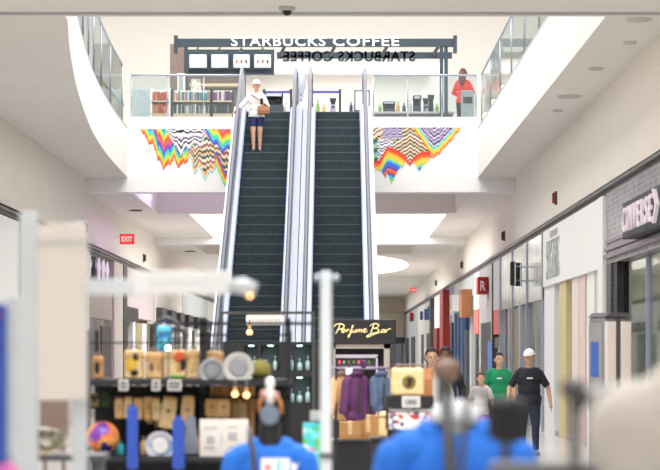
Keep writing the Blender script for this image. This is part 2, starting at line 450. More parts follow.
b = MB(); b.box(XR-.02, XR+.02, 2, 150, ZS-.10, ZS-.03); b.box(XR-.10, XR+.02, 2, 150, ZS-.03, ZS+.02); struct('trim_right', b, mat('trim grey', (112,110,108), .5))
b = MB(); b.box(XL-.02, XL+.02, 2, 150, ZS-.10, ZS-.03); b.box(XL-.02, XL+.10, 2, 150, ZS-.03, ZS+.02); struct('trim_left', b, mat('trim grey', (112,110,108), .5))
b = MB(); b.box(7.9, 8.2, -30, 152, 0, ZS); struct('wall_right_shops', b, M['beige'])
b = MB(); b.box(-10, -9.7, -30, 152, 0, ZS); struct('wall_left_shops', b, M['beige'])
slab('ceiling_right_shops', rect(XR, 8.2, -30, 152), ZS, ZS+.1, M['white']); slab('ceiling_left_shops', rect(-10, XL, -30, 152), ZS, ZS+.1, M['white'])
b = MB(); b.box(-12, 8.2, 150, 150.4, 0, ZF); struct('wall_end', b, M['beige'])
b = MB(); b.box(-12, 8.2, -30.4, -30, 0, ZF); struct('wall_rear', b, M['wall'])
b = MB(); b.box(XL, XR, 29.5, 29.62, ZC-.025, ZC); struct('trim_beam', b, M['grey'])
# ledge of the upper floor
b = MB(); b.box(-5.43, -2.47, 57.0, 57.6, ZF, 7.87); struct('trim_ledge', b, M['facia'])
b = MB(); b.box(.86, XO, 57.0, 57.6, ZF, 7.87); struct('trim_ledge', b, M['facia'])
b = MB(); pts = ARCS; b.prism(pts+[(x-.22, y) for x, y in pts[::-1]], ZF, ZF+.07); struct('trim_kerb', b, M['grey'])
b = MB(); b.box(XO, XO+.22, 29.9, 57.0, ZF, ZF+.07); struct('trim_kerb', b, M['grey'])
b = MB(); b.box(-12, 10, 57.6, 84.5, ZF-.05, ZF); struct('floor_upper', b, M['floor'])
b = MB(); b.box(-12, 10, 84, 84.5, ZF, 16); struct('wall_upper_end', b, mat('upper plaster', (238,233,225), .8, var=.02))
b = MB(); b.box(-12, -11.7, 20, 84, ZF, 16); struct('wall_upper_left', b, M['white'])
b = MB(); b.box(8, 8.3, 20, 84, ZF, 16); struct('wall_upper_right', b, M['white'])
# ------------------------------------------------------------------ balustrades
def balustrade(label, pts, z0, z1, every=1):
    t = thing('glass_balustrade', label, 'balustrade', (pts[0][0], pts[0][1], z0))
    o = Vector((pts[0][0], pts[0][1], z0))
    L = [Vector((x, y, z0))-o for x, y in pts]
    H = z1-z0
    for a, c in zip(L, L[1:]):
        d = (c-a).normalized(); n = Vector((-d.y, d.x, 0))*.008; g = d*.03
        b = MB(); q = [a+g-n, c-g-n, c-g+n, a+g+n]; b.prism([(v.x, v.y) for v in q], 0, H-.04); b.build('glass_panel', M['glass'], t)
    for p in L:
        b = MB(); b.tube([p, p+Vector((0,0,H-.03))], .022, 8); b.build('post', M['steel'], t)
    b = MB(); b.tube([p+Vector((0,0,H)) for p in L], .03, 10); b.build('handrail', M['steel'], t)
    return t
RZ = 8.98
balustrade('glass balustrade on the ledge over the mural beside the woman, by the bookshelves', [(-5.35+i*.94, 57.25) for i in range(4)], 7.87, RZ)
balustrade('glass balustrade on the ledge in front of the cafe counter and grinders', [(.95+i*.89, 57.25) for i in range(4)], 7.87, RZ)
balustrade('curved glass balustrade along the rounded side of the upper opening', [ARCS[i] for i in range(6, len(ARCS), 3)], ZF+.07, RZ)
balustrade('long straight glass balustrade on the upper edge above the red alarm side', [(XO+.1, 31+i*3.25) for i in range(9)], ZF+.07, RZ)
# ------------------------------------------------------------------ murals
RB = [(236,70,50),(250,130,50),(255,205,70),(190,230,90),(90,215,140),(80,200,225),(70,110,215),(120,70,180),(200,80,150),(240,110,120)]
BWC = [(248,244,248),(226,220,232),(96,90,112),(246,242,246),(44,40,58)]
BGC = [(236,214,186),(84,92,70),(230,190,150),(60,104,96),(246,230,206),(150,96,80)]
PVC = [(120,100,160),(222,206,226),(56,48,84),(196,184,212)]
PAL = RB+BWC+BGC+PVC
def interp(poly, u):
    for (a, va), (c, vc) in zip(poly, poly[1:]):
        if a <= u <= c: return va+(vc-va)*(u-a)/(c-a+1e-9)
    return None
def tri(u, p): t = (u/p) % 1; return abs(t-.5)*2
LOW_L = [(34,62),(50,85),(62,95),(92,155),(110,140),(128,190),(145,255),(158,252),(180,312),(205,268),(222,282),(245,232),(270,302),(300,262),(320,272),(345,228),(375,338),(404,288),(440,376),(470,322),(488,330),(510,290),(530,335),(560,408),(600,415)]
BW_L = [(196,60),(230,130),(262,180),(290,245),(318,170),(345,195),(372,135),(408,182),(440,100),(455,60)]
RT_L = [(436,60),(462,110),(490,160),(515,150),(548,215),(575,180),(600,190)]
def mural_left(u, v):
    lo = interp(LOW_L, u)
    if lo: lo += 12*(1-2*abs(((u/19) % 1)-.5))**.6-6
    if lo is None or v > lo or v < 58: return None
    j = 11*tri(u, 44)+5*tri(u+11, 21)
    r = interp(RT_L, u)
    if r and v < r:
        return 10-1-int((r-v)/16+j*.03+2) % 10
    w = interp(BW_L, u)
    if w and v < w: return 10+int((v-58)/(w-50)*13+j*.07+max(0,w-v)*.02) % 5
    if u > 330: 
        d = lo-v
        if u > 500 and d < 95: return [4,3,2,1,0,6,7][int(d/14) % 7]
        return 15+int((v-60-.7*max(0,min(60,abs(u-450))))/(lo-60)*16+j*.07) % 6 if d > 34 else [5,13,2,1][int(d/9) % 4]
    return int((lo-v+j*.5)/15) % 10
LOW_R = [(50,335),(70,330),(85,352),(102,345),(125,392),(142,360),(165,432),(188,380),(205,348),(222,325),(236,330),(255,285),(280,320),(305,290),(340,352),(362,310),(385,300),(412,262),(430,268),(455,245),(462,250),(492,205),(500,208),(530,165),(540,168),(570,112),(580,116),(600,80)]
VR_L = [(300,78),(330,125),(365,172),(398,225),(430,262),(455,245),(462,250),(492,205),(500,208),(530,165),(540,168),(570,112),(580,116),(600,80)]
FL_L = [(50,290),(90,285),(140,196),(185,212),(225,235),(258,262),(280,300),(310,262),(350,232),(385,230),(410,235)]
def mural_right(u, v):
    lo = interp(LOW_R, u)
    if lo: lo += 10*(1-2*abs(((u/17) % 1)-.5))**.6-5
    if lo is None or v > lo or v < 78: return None
    j = 11*tri(u, 40)+5*tri(u+9, 19)
    w = interp(VR_L, u)
    if w and v < w and u > 305:
        d = (w-v)*.72
        if d < 11: return 1
        if d < 24: return 2
        if d < 32: return 3
        if d < 42: return 5
        return 21+int((d+j*.4)/9) % 4
    f = interp(FL_L, u)
    if f and v > f:
        return [0,0,1,2,2,3,5,6,6,7,1,0,6,5,4,3][min(15, int((v-f+j*.4)/14))]
    if u < 175 and v > 150: return 10+int((v+j+abs(u-110)*.5)/8) % 5 if u > 78 else [5,17,4,16,18][int((v+j)/12) % 5]
    if 110 < u < 235 and v < 150: return 21+int((v+j*2)/9) % 4
    return 15+int((v+j*.6-.62*abs(u-285))/12) % 6
def mural(label, fn, x0px, y0px, nu=220, nv=150):
    Y = 56.985; t = MB(); V = {}; s = 105/658
    ms = [mat('mural %d' % i, c, .7, var=.0) for i, c in enumerate(PAL)]
    ox, oz = px(x0px, Y), pz(y0px, Y)
    def vert(i, k):
        if (i, k) not in V: V[i, k] = t.bm.verts.new(((i*3*s)*Y/K, 0, -(k*3*s)*Y/K))
        return V[i, k]
    for i in range(nu):
        for k in range(nv):
            c = fn(i*3+1.5, k*3+1.5)
            if c is None: continue
            t.use(ms[c]); f = t.bm.faces.new((vert(i,k), vert(i,k+1), vert(i+1,k+1), vert(i+1,k))); f.material_index = t.mi
    o = t.build('wall_mural_painting', None, None, (ox, Y, oz))
    return tag(o, label, 'mural')
mural('rainbow dripping wall painting under the ledge, with the black and white zigzag', mural_left, 135, 120, 200, 140)
mural('rainbow dripping wall painting under the ledge, with the yellow-edged V shape', mural_right, 365, 115, 205, 148)
# ------------------------------------------------------------------ escalators
SY, TN = 52.7, math.tan(math.radians(30))
def zn(Y): return ZF-(SY-Y)*TN
def escalator(label, cx):
    t = thing('escalator', label, 'escalator', (cx, 0, 0), group='escalators up to the cafe floor')
    for i in range(33):
        Y, z = SY-.4*i, ZF-.2309*i
        b = MB(); b.use(M['step']); b.box(-.515, .515, Y, Y+.4, z-.34, z-.02)
        b.use(M['stepe']); b.box(-.515, .515, Y-.006, Y+.4, z-.02, z)
        b.use(M['step'])
        for k in range(20): x = -.5+k*.0526; b.box(x-.009, x+.009, Y-.008, Y, z-.225, z-.024)
        b.build('step', None, t)
    Yb = SY-33*.4
    b = MB(); b.box(-.62, .62, SY+.36, 57.0, ZF-.03, ZF+.012); b.build('landing_plate', M['comb'], t)
    b = MB(); b.box(-.82, .82, Yb-3, Yb, 0, .02); b.build('floor_plate', M['comb'], t)
    lo, hi = Yb-.6, 54.1
    def band(x0, x1, d0, d1, y0=Yb, y1=SY): return [(y0, max(zn(y0)+d0,0.02)), (y1, zn(y1)+d0), (56.9, ZF+d0), (56.9, ZF+d1), (y1, zn(y1)+d1), (y0, zn(y0)+d1)]
    b = MB(); b.prism([(Yb,0.02),(SY,ZF-1.1),(56.9,ZF-1.1),(56.9,ZF-.35),(SY+.4,ZF-.35),(Yb+1.2,.03)], -.80, .80, 'x'); b.build('truss', M['lgrey'], t)
    for s in (-1, 1):
        b = MB(); b.prism(band(0,0,-.30,.07), s*.522, s*.545, 'x'); b.build('skirt', M['steeld'], t)
        b = MB(); b.prism(band(0,0,.02,.11), s*.546, s*.625, 'x'); b.build('inner_deck', M['steelw'], t)
        b = MB()
        prof = [(lo, .12), (lo-.25, .35), (lo-.3, .6), (lo-.1, .9), (Yb, zn(Yb)+.92)]+[(SY-.5, zn(SY-.5)+.92), (SY+.3, ZF+1.02), (hi, ZF+1.04), (hi+.3, ZF+.85), (hi+.3, ZF+.45), (hi, ZF+.12), (SY+.2, ZF+.1), (SY-.3, zn(SY-.3)+.1), (Yb+.4, zn(Yb+.4)+.1)]
        b.prism(prof, s*.632, s*.668, 'x'); b.build('balustrade_panel', M['steel'], t)
        b = MB(); path = [(s*.65, y, z) for y, z in [(Yb-.3,.35),(lo-.3,.4),(lo-.36,.62),(lo-.14,.94),(Yb,zn(Yb)+.96)]+[(y_, zn(y_)+.96) for y_ in np.linspace(Yb+1, SY-.6, 12)]+[(SY+.3,ZF+1.06),(hi,ZF+1.09),(hi+.28,ZF+.98),(hi+.36,ZF+.7),(hi+.25,ZF+.42),(hi,ZF+.36)]]
        b.tube(path, .042, 10); b.build('handrail', M['rail'], t)
        b = MB(); b.prism(band(0,0,.02,.13), s*.675, s*.80, 'x'); b.build('outer_deck', M['steelw'], t)
        b = MB(); b.prism(band(0,0,-1.05,.10), s*.80, s*.822, 'x'); b.build('side_cladding', M['steelw'], t)
    return t
ESC = (-1.645, .015)
escalator('black-stepped silver escalator with the woman riding down', ESC[0])
escalator('black-stepped silver escalator with nobody on it, nearer the perfume sign', ESC[1])
# ------------------------------------------------------------------ small fittings on walls and ceiling
def alarm(side, Y, zz, m, label):
    x = XR if side > 0 else XL
    t = thing('wall_mounted_alarm', label, 'alarm', (x, Y, zz), group='alarms on the upper wall')
    b = MB(); b.box(0, -side*.05, -.06, .06, -.14, .14, .01); b.build('back_box', M['dgrey'], t)
    b = MB(); b.box(-side*.05, -side*.10, -.05, .05, -.11, .11, .015); b.build('strobe', m, t)
al = mat('alarm red', (150,40,36), .5); ad = mat('alarm brown', (70,40,38), .5)
for s, x, y, m, l in ((1,557,198,al,'red alarm on the wall above the blank white shopfront'),(1,505,236,ad,'dark alarm on the wall above the shop with black blade signs'),
    (1,463,265,ad,'dark alarm on the wall above the red blade sign and brown box sign'),(1,437,283,ad,'small dark alarm high on the wall past the red column'),
    (-1,84,228,ad,'dark alarm on the wall above the hanging white shirts'),(-1,143,258,ad,'dark alarm on the wall past the exit sign')):
    Y = abs((XR if s > 0 else XL))*K/abs(x-VX); alarm(s, Y, pz(y, Y), m, l)
def exit_sign(x, y, Y, side, label, w=.42, hh=.30):
    t = thing('exit_sign', label, 'sign', (px(x, Y), Y, pz(y, Y)))
    b = MB(); b.box(-w/2, w/2, 0, .06, -hh/2, hh/2, .01); b.build('sign_box', M['exit'], t)
    b = MB(); b.mesh(text_mesh('EXIT', w*.72, hh*.5, .006, .03)); o = b.build('lettering', M['exitw'], t); o.location = (-w*.36, -.001, -hh*.25); o.rotation_euler = (math.pi/2, 0, 0)
    wall = XL if side < 0 else XR; X = px(x, Y)
    b = MB(); b.box(wall-X, side*w/2, .02, .05, .02, .06); b.build('bracket', M['white'], t)
exit_sign(127, 239, 63, -1, 'red exit sign sticking out from the wall near the lavender coffer')
exit_sign(415, 290, 128, 1, 'small far red exit sign sticking out high at the corridor end', .55, .26)
def downlight(x, y, zc, rx, ry, label, m=None):
    Y = (zc-EYE)*K/(VY-y)
    t = thing('ceiling_vent', label, 'ceiling fitting', (px(x, Y), Y, zc), group='fittings in the ceiling')
    b = MB(); b.lathe([(rx,0),(rx,-.02),(rx*.8,-.03)], (0,0,0), 20); b.build('ring', m or mat('vent ring', (214,208,202), .6), t)
    b = MB(); b.lathe([(rx*.78,-.031),(rx*.6,-.036)], (0,0,0), 20); b.build('disc', M['dgrey'] if m else mat('vent disc', (206,200,194), .6), t)
for x, y, zc, r, l, m in ((639,19,ZC,.18,'round vent in the ceiling nearest the beam',None),(630,42,ZC,.10,'small round fitting second from the beam in the strip of ceiling',None),(596,68,ZC,.12,'small round fitting in the middle of the ceiling strip',None),
    (570,96,ZC,.22,'wide round vent in the ceiling strip before the alarm',None),(558,110,ZC,.10,'small round fitting beside the wide vent in the ceiling',None),
    (136,210,ZC2,.2,'dark round speaker in the ceiling beside the lavender coffer',M['dark']),(190,251,ZC3,.22,'dark round speaker in the far ceiling beside the escalator',M['dark'])):
    downlight(x, y, zc, r, r, l, m)
t = thing('dome_camera', 'small dark dome camera under the near ceiling beam', 'camera', (px(287,29.1), 29.1, ZC))
b = MB(); b.lathe([(.11,0),(.11,-.03),(.08,-.05)], n=20); b.build('mount', M['grey'], t)
b = MB(); b.ball((0,0,-.05), (.065,.065,.065)); b.build('dome', M['black'], t)
# ================================================================== UPPER CAFE
Yc = 62.0
t = thing('sign_canopy', 'slate steel beam frame with white lit letters above the cafe counter', 'sign', (0, Yc, ZF))
Z = lambda y, Y=Yc: pz(y, Y)-ZF
xa, xb = px(176,Yc), px(455,Yc)
b = MB(); b.box(xa, xb, -.08, .08, Z(46.8), Z(39)); b.build('front_beam', M['bluegrey'], t)
for x, n in ((xa,'end_plate'),(xb,'end_plate')):
    b = MB(); b.box(x-.05, x+.05, -.14, .14, Z(53), Z(36)); b.build(n, M['bluegrey'], t)
b = MB(); b.box(px(277,Yc+1.5), px(452,Yc+1.5), 1.42, 1.58, Z(58.5,Yc+1.5), Z(52.5,Yc+1.5)); b.build('rear_beam', M['bluegrey'], t)
for x in (281,331,383,434):
    X = px(x, Yc+.7); zz = Z(50, Yc+.7)
    b = MB(); b.tube([(X+.02,0,Z(43)), (X+.10,.4,zz+.04), (X-.02,.8,zz-.12), (X+.03,1.5,Z(55,Yc+1.5))], .05, 8); b.build('bracket', M['bluegrey'], t)
for x in (441.5, 446):
    X = px(x, Yc); b = MB(); b.box(X-.05, X+.05, -.05, .05, 0, Z(45)); b.build('post', M['bluegrey'], t)
b = MB(); b.box(px(186,Yc)-.05, px(186,Yc)+.05, -.05, .05, 0, Z(45)); b.build('post', M['bluegrey'], t)
for s_, xa_, xb_ in (('STARBUCKS',231.5,325.5),('COFFEE',333,399)):
    b = MB(); b.mesh(text_mesh(s_, px(xb_,Yc)-px(xa_,Yc), Z(37.6)-Z(46.6), .06, .008, 1.12)); o = b.build('lettering', mat('white lit letter', (255,255,255), .4, emit=.5), t)
    o.location = (px(xa_,Yc), -.12, Z(46.6)); o.rotation_euler = (math.pi/2, 0, 0)
for s_, xa_, xb_ in (('STARBUCKS',338,415),('COFFEE',283,333)):
    b = MB(); b.mesh(text_mesh(s_, px(xb_,Yc+1.5)-px(xa_,Yc+1.5), Z(51.3,Yc+1.5)-Z(61.8,Yc+1.5), .10, .03, 1.06)); o = b.build('lettering', M['bluegrey'], t)
    o.location = (px(xb_,Yc+1.5), 1.42, Z(61.8,Yc+1.5)); o.rotation_euler = (math.pi/2, 0, math.pi)
# counter and the back of the cafe
t = thing('cafe_counter', 'long grey-brown cafe counter at the top of the escalators', 'counter', (0, 62.6, ZF))
x0, x1 = px(244,62.6), px(452,62.6)
b = MB(); b.box(x0, x1, -.3, .5, 0, 1.0); b.build('body', mat('counter front', (96,90,88), .6, var=.06), t)
b = MB(); b.box(x0-.05, x1+.05, -.36, .56, 1.0, 1.06, .01); b.build('countertop', mat('counter stone', (176,172,170), .4), t)
for i in range(6):
    b = MB(); xx = x0+(x1-x0)*(i+.5)/6; b.box(xx-.44, xx+.44, -.315, -.3, .08, .92); b.build('front_panel', mat('counter front', (96,90,88)), t)
CT = ZF+1.06
def espresso(x, Y, w, hh, label, dark=True):
    t = thing('coffee_machine', label, 'coffee machine', (px(x, Y), Y, CT))
    b = MB(); b.box(-w/2, w/2, -.2, .2, .0, hh*.3, .015); b.build('drip_base', M['bluegrey'], t)
    b = MB(); b.box(-w/2, w/2, .0, .2, hh*.3, hh*.62); b.build('body', M['black'] if dark else M['steel'], t)
    b = MB(); b.box(-w/2-.01, w/2+.01, -.22, .22, hh*.62, hh*.82, .02); b.build('head', M['black'] if dark else M['steelw'], t)
    b = MB(); b.box(-w/2+.03, w/2-.03, -.23, -.215, hh*.66, hh*.78); b.build('front_plate', M['steelw'], t)
    for k in (-.25, .25):
        b = MB(); b.lathe([(.03,hh*.62),(.03,hh*.5),(.05,hh*.48)], (k*w,-.1,0), 10); b.tube([(k*w,-.1,hh*.5),(k*w,-.28,hh*.47)], .015, 6); b.build('portafilter', M['dark'], t)
    for k in range(5):
        b = MB(); b.lathe([(.03,0),(.045,.09)], n=10); tag(b.build('cup', M['white'], None, (px(x, Y)+(k-2)*w*.18, Y, CT+hh*.82+.001)), 'white cup standing on the '+label.split(' on ')[0].split(' midway')[0], 'cup', 'cups on the '+label[:24])
espresso(274, 62.5, .50, .66, 'dark espresso machine on the counter behind the woman')
espresso(417, 62.5, .22, .56, 'narrow dark coffee machine on the counter, nearer the red-jacket shopper')
espresso(389, 62.6, .34, .36, 'low dark coffee machine midway along the counter behind the glass')
def grinder(x, Y, hh, label, m):
    t = thing('coffee_grinder', label, 'grinder', (px(x, Y), Y, CT))
    b = MB(); b.lathe([(.09,0),(.08,hh*.1),(.07,hh*.5),(.08,hh*.55)], n=14); b.build('body', m, t)
    b = MB(); b.lathe([(.05,hh*.55),(.10,hh*.95),(.10,hh)], n=14); b.build('hopper', M['bluegrey'], t)
    b = MB(); b.box(-.04,.04,-.16,-.07,hh*.3,hh*.4); b.build('chute', M['dark'], t)
for i_, x_ in enumerate((258,282,286,318,324,351,354,380,398,404,410,437)):
    Yq = 62.45; hq = (.2,.3,.26,.34,.24,.3,.22)[i_ % 7]; nm = ['amber','dark','pale','green'][i_ % 4]
    o_ = thing('syrup_bottle', nm+' bottle on the cafe counter '+('left of the belt' if False else ['beside the dark espresso machine','between the escalator rails','behind the glass near the grinders'][0 if x_ < 300 else 1 if x_ < 360 else 2]), 'bottle', (px(x_, Yq), Yq, CT), group='%s counter bottles %d' % (nm, 0 if x_ < 300 else 1 if x_ < 360 else 2))
    b = MB(); b.lathe([(.045,0),(.05,.02),(.05,hq*.6),(.02,hq*.75),(.02,hq*.95)], n=10); b.build('flask', {'amber':M['tan3'],'dark':M['bluegrey'],'pale':M['lgrey'],'green':M['green']}[nm], o_)
    b = MB(); b.lathe([(.025,hq*.95),(.025,hq)], n=10); b.build('cap', M['dark'], o_)
grinder(426, 62.5, .4, 'short steel grinder beside the narrow coffee machine', M['steel'])
grinder(431, 62.7, .52, 'tall black grinder at the end of the cafe counter', M['black'])
grinder(333, 62.5, .40, 'steel grinder on the counter behind the empty escalator', M['steel'])
t = thing('drink_dispenser', 'tall pale dispenser tower on the counter between the two escalators', 'dispenser', (px(301,62.4), 62.4, CT))
b = MB(); b.lathe([(.14,0),(.14,.06),(.08,.1),(.08,.62),(.12,.68),(.12,1.0),(.06,1.06)], n=16); b.build('tower', M['steelw'], t)
for k in (.35,.5): b = MB(); b.tube([(0,-.08,k),(0,-.18,k),(0,-.19,k-.07)], .016, 6); b.build('tap', M['bluegrey'], t)
t = thing('notice_panel', 'small white framed panel on the counter above the empty escalator', 'notice', (px(362,62.4), 62.4, CT))
b = MB(); b.box(-.22,.22,-.02,.02,.02,.62,.008); b.build('frame', M['bluegrey'], t); b = MB(); b.box(-.18,.18,-.03,-.02,.06,.58); b.build('sheet', M['white'], t)
for k in (-.15,.15): b = MB(); b.box(k-.02,k+.02,-.05,.05,0,.03); b.build('foot', M['bluegrey'], t)
# belt barrier
t = thing('belt_barrier', 'queue barrier with a violet belt in front of the cafe counter', 'barrier', (0, 60.2, ZF))
for x in (264, 291, 312, 340):
    b = MB(); X = px(x,60.2); b.lathe([(.16,0),(.16,.03),(.035,.05),(.035,1.42),(.05,1.44)], (X,0,0), 12); b.build('post', M['dark'], t)
for xa_, xb_ in ((264,291),(312,340)):
    b = MB(); b.box(px(xa_,60.2), px(xb_,60.2), -.005, .005, 1.33, 1.40); b.build('belt', mat('violet belt', (86,76,150), .6), t)
# back partition and menu boards
t = thing('cafe_partition', 'brown slatted cafe partition with a dark header behind the menu boards', 'partition', (0, 66.6, ZF))
Zm = lambda y: pz(y, 66.6)-ZF
b = MB(); b.box(px(170,66.6), px(187,66.6), 0, .5, 0, Zm(44)); b.build('side_panel', M['brown'], t)
b = MB(); b.box(px(187,66.6), px(240,66.6), .1, .5, 0, Zm(73)); b.build('lower_panel', M['brown'], t)
b = MB(); b.box(px(186,66.6), px(274,66.6), .1, .4, Zm(73.5), Zm(49)); b.build('header', M['bluegrey'], t)
b = MB(); b.box(px(190,66.6), px(240,66.6), -.25, .1, Zm(87), Zm(84.5)); b.build('counter_shelf', M['wood'], t)
t = thing('cafe_back_wall', 'cream back wall of the cafe with a white pelmet', 'wall', (0, 69, ZF)); t['kind'] = 'structure'
b = MB(); b.box(px(240,69), px(446,69), 0, .2, 0, pz(62,69)-ZF); b.build('panel', M['cream'], t)
b = MB(); b.box(px(240,69), px(430,69), -.5, 0, pz(75,69)-ZF, pz(64,69)-ZF); b.build('pelmet', M['white'], t)
first = None
for i, (a, c) in enumerate(((188,208),(210,229.5),(232,251),(253,272.5))):
    Y = 66.45; t = thing('menu_board', ['white menu board at the brown panel end of the row','white menu board second along from the brown panel','white menu board third along, with orange cups','white menu board at the end of the row above the woman'][i], 'menu board', (px(a,Y), Y, pz(69,Y)), group='menu boards over the cafe')
    w, hh = px(c,Y)-px(a,Y), pz(53,Y)-pz(69,Y)
    b = MB(); b.box(0, w, 0, .06, 0, hh); b.build('frame', M['bluegrey'], t)
    b = MB(); b.box(.05, w-.05, -.012, 0, .05, hh-.05); sheet = b.build('sheet', mat('lit menu sheet', (252,248,246), .5, emit=.1), t)
    for k in range(3 if i > 1 else 5):
        b = MB(); xx = w*(.25+.25*k) if i > 1 else w*.2
        if i > 1: b.lathe([(.025,hh*.35),(.04,hh*.55)], (xx,-.02,0), 8)
        else: b.box(w*.2, w*.72, -.018, -.012, hh*(.25+.1*k), hh*(.28+.1*k))
        b.build('picture' if i > 1 else 'print_line', [M['orange'],M['brown'],M['dgrey']][k % 3] if i > 1 else mat('menu print', (226,206,202), .6), sheet)
    t2 = thing('picture_lamp', ['small lamp over the brown end menu board','small lamp over the second menu board','small lamp over the third menu board','small lamp over the menu board above the woman'][i], 'lamp', (px((a+c)/2,66.2), 66.2, pz(51,66.2)), group='lamps over the menu boards')
    b = MB(); b.tube([(0,.1,.12),(0,-.1,.14),(0,-.2,.05)], .018, 6); b.build('arm', M['dark'], t2)
    b = MB(); b.lathe([(.03,.06),(.09,-.04)], (0,-.2,0), 12); b.build('shade', M['dark'], t2)
# bookshelves
Ys = 58.5
def zs(y): return pz(y, Ys)-ZF
def shelf(label, xa, xb, ya, yb, m):
    t = thing('bookshelf', label, 'bookshelf', (px(xa,Ys), Ys, ZF)); w = px(xb,Ys)-px(xa,Ys)
    for x in (0, w): b = MB(); b.box(x-.025, x+.025, 0, .35, 0, zs(ya)); b.build('side_panel', m, t)
    for y in (100.5, 113.5): b = MB(); b.box(0, w, 0, .35, zs(y)-.035, zs(y)); b.build('shelf_board', M['wood'], t)
    b = MB(); b.box(0, w, .33, .35, 0, zs(ya)); b.build('back', M['white'], t)
    b = MB(); b.box(.03, w-.03, .0, .33, 0, zs(115)); b.build('plinth', M['wood'], t)
    return t
shelf('white bookshelf with red and orange books, beside the grey panel', 151, 169.5, 88, 0, M['white'])
shelf('long dark-sided bookshelf with mixed books behind the glass by the woman', 172, 211, 89, 0, M['dark'])
shelf('shorter dark-sided bookshelf with violet and dark books behind the woman', 212, 233, 89, 0, M['dark'])
bc = {'red':(216,96,84),'orange':(236,160,120),'pale':(236,226,222),'grey':(150,156,160),'teal':(70,150,150),'blue':(130,170,206),'violet':(140,80,130),'dark':(74,72,84),'green':(120,140,110)}
def books(xa, xb, y, cols, where, grp):
    x = xa+.6
    while x < xb-1.5:
        c = random.choice(cols); w = random.uniform(1.3, 2.1); hh = random.uniform(.20,.27)
        b = MB(); W = w*Ys/K-.004; m = mat('book '+c, bc[c], .6)
        b.use(m); b.box(0, W, 0, .012, 0, hh); b.box(0, .005, 0, .16, 0, hh); b.box(W-.005, W, 0, .16, 0, hh)
        b.use(mat('paper', (240,236,228), .8)); b.box(.005, W-.005, .012, .155, .006, hh-.008)
        o = b.build('book', None, None, (px(x,Ys), Ys+.03, pz(y,Ys)+.001))
        tag(o, '%s book standing %s' % (c if c != 'pale' else 'pale cream', where), 'book', '%s books %s' % (c, where)); x += w+.1
books(151,169.5,100.5,['red','orange','pale'],'on the upper board of the white bookshelf','')
books(151,169.5,113.5,['orange','red','orange'],'on the lower board of the white bookshelf','')
books(172.5,210.5,100.5,['orange','blue','pale','teal','grey','blue'],'on the upper board of the long dark-sided bookshelf','')
books(172.5,210.5,113.5,['grey','pale','green','grey','dark'],'on the lower board of the long dark-sided bookshelf','')
books(212.5,232.5,100.5,['violet','pale','violet','dark'],'on the upper board of the shorter bookshelf','')
books(212.5,232.5,113.5,['dark','green','dark'],'on the lower board of the shorter bookshelf','')
b = MB(); b.box(0, px(150,58)-px(131.5,58), 0, .05, 0, pz(89,58)-ZF, .01); tag(b.build('grey_screen', mat('frosted grey board', (186,194,196), .4), None, (px(131.5,58), 58, ZF)), 'grey upright panel behind the glass beside the red and orange books', 'panel')
t = thing('display_tower', 'tall narrow white display case above the bookshelf', 'display case', (px(181,59.2), 59.2, ZF))
b = MB(); b.box(-.1,.1,0,.2,0,1.75); b.build('body', M['white'], t); b = MB(); b.box(-.06,.06,-.02,0,1.0,1.68); b.build('glass_front', M['grey'], t)
t = thing('poster_stand', 'small patterned poster on a stand behind the long bookshelf', 'poster', (px(196,59.4), 59.4, ZF))
b = MB(); b.prism([(-.17,1.0),(.17,1.0),(.12,1.62),(-.12,1.62)], 0, .03, 'y'); b.build('poster', pattern('poster print', [(226,222,206),(170,186,176),(238,230,214),(190,170,150)], 16), t)
b = MB(); b.box(-.02,.02,.03,.06,0,1.4); b.build('stand', M['dark'], t)
# upper shopfronts beyond the glass
def zz_(y, X, x): return pz(y, X*K/(x-VX))
b_ = thing('upper_shopfront', 'brown upper-storey shopfront beyond the curved glass', 'shopfront', (-7.5, 68.5, ZF))
b = MB(); b.box(-1,0,0,8.6,0,2.9); b.build('slatted_wall', pattern('upper brown boards', [(134,118,104),(176,160,144),(120,106,96)], 2.2, 'noise', .6, 0, (1,1,.3)), b_)
b = MB(); b.box(-1,.05,0,8.6,2.9,3.05); b.build('cornice', M['grey'], b_)
for i in range(3): b = MB(); b.box(0,.03,.6+i*2.7,2.6+i*2.7,.3,2.1); b.build('window', M['shopglass'], b_)
b_ = thing('upper_shopfront', 'tan upper-storey shop fascia with bright lamps beyond the straight glass', 'shopfront', (5.0, 64, ZF))
b = MB(); b.box(0,1,0,12,0,1.9); b.build('window_wall', M['lgrey'], b_)
b = MB(); b.box(-.02,1,0,12,1.9,2.9); b.build('fascia', mat('tan fascia', (206,190,170), .6), b_)
b = MB(); b.box(-.06,0,1,11,1.0,1.25); b.build('dark_band', M['dgrey'], b_)
b = MB(); b.box(-.06,0,1,11,.35,.6); b.build('dark_band', M['dgrey'], b_)
for i in range(3): b = MB(); b.ball((-.12,.8+i*3.6,2.0+.0*i), .12, 10, 8); b.build('lamp', mat('shop lamp', (255,236,206), .4, emit=3), b_)
t = thing('glass_reflection', 'grey block standing in for a glass reflection beside the red-jacket shopper', 'reflection', (px(467.5,57.95), 57.95, ZF))  # bin-shaped grey block added in place of reflections on the glass
b = MB(); b.box(-.17,.17,-.15,.15,0,1.08,.02); b.build('body', mat('reflection grey', (168,172,174), .4, .4), t); b = MB(); b.box(-.12,.12,-.16,-.14,.78,.95); b.build('opening', M['dgrey'], t); b = MB(); b.box(-.18,.18,-.16,.16,1.08,1.12,.01); b.build('lid', M['grey'], t)
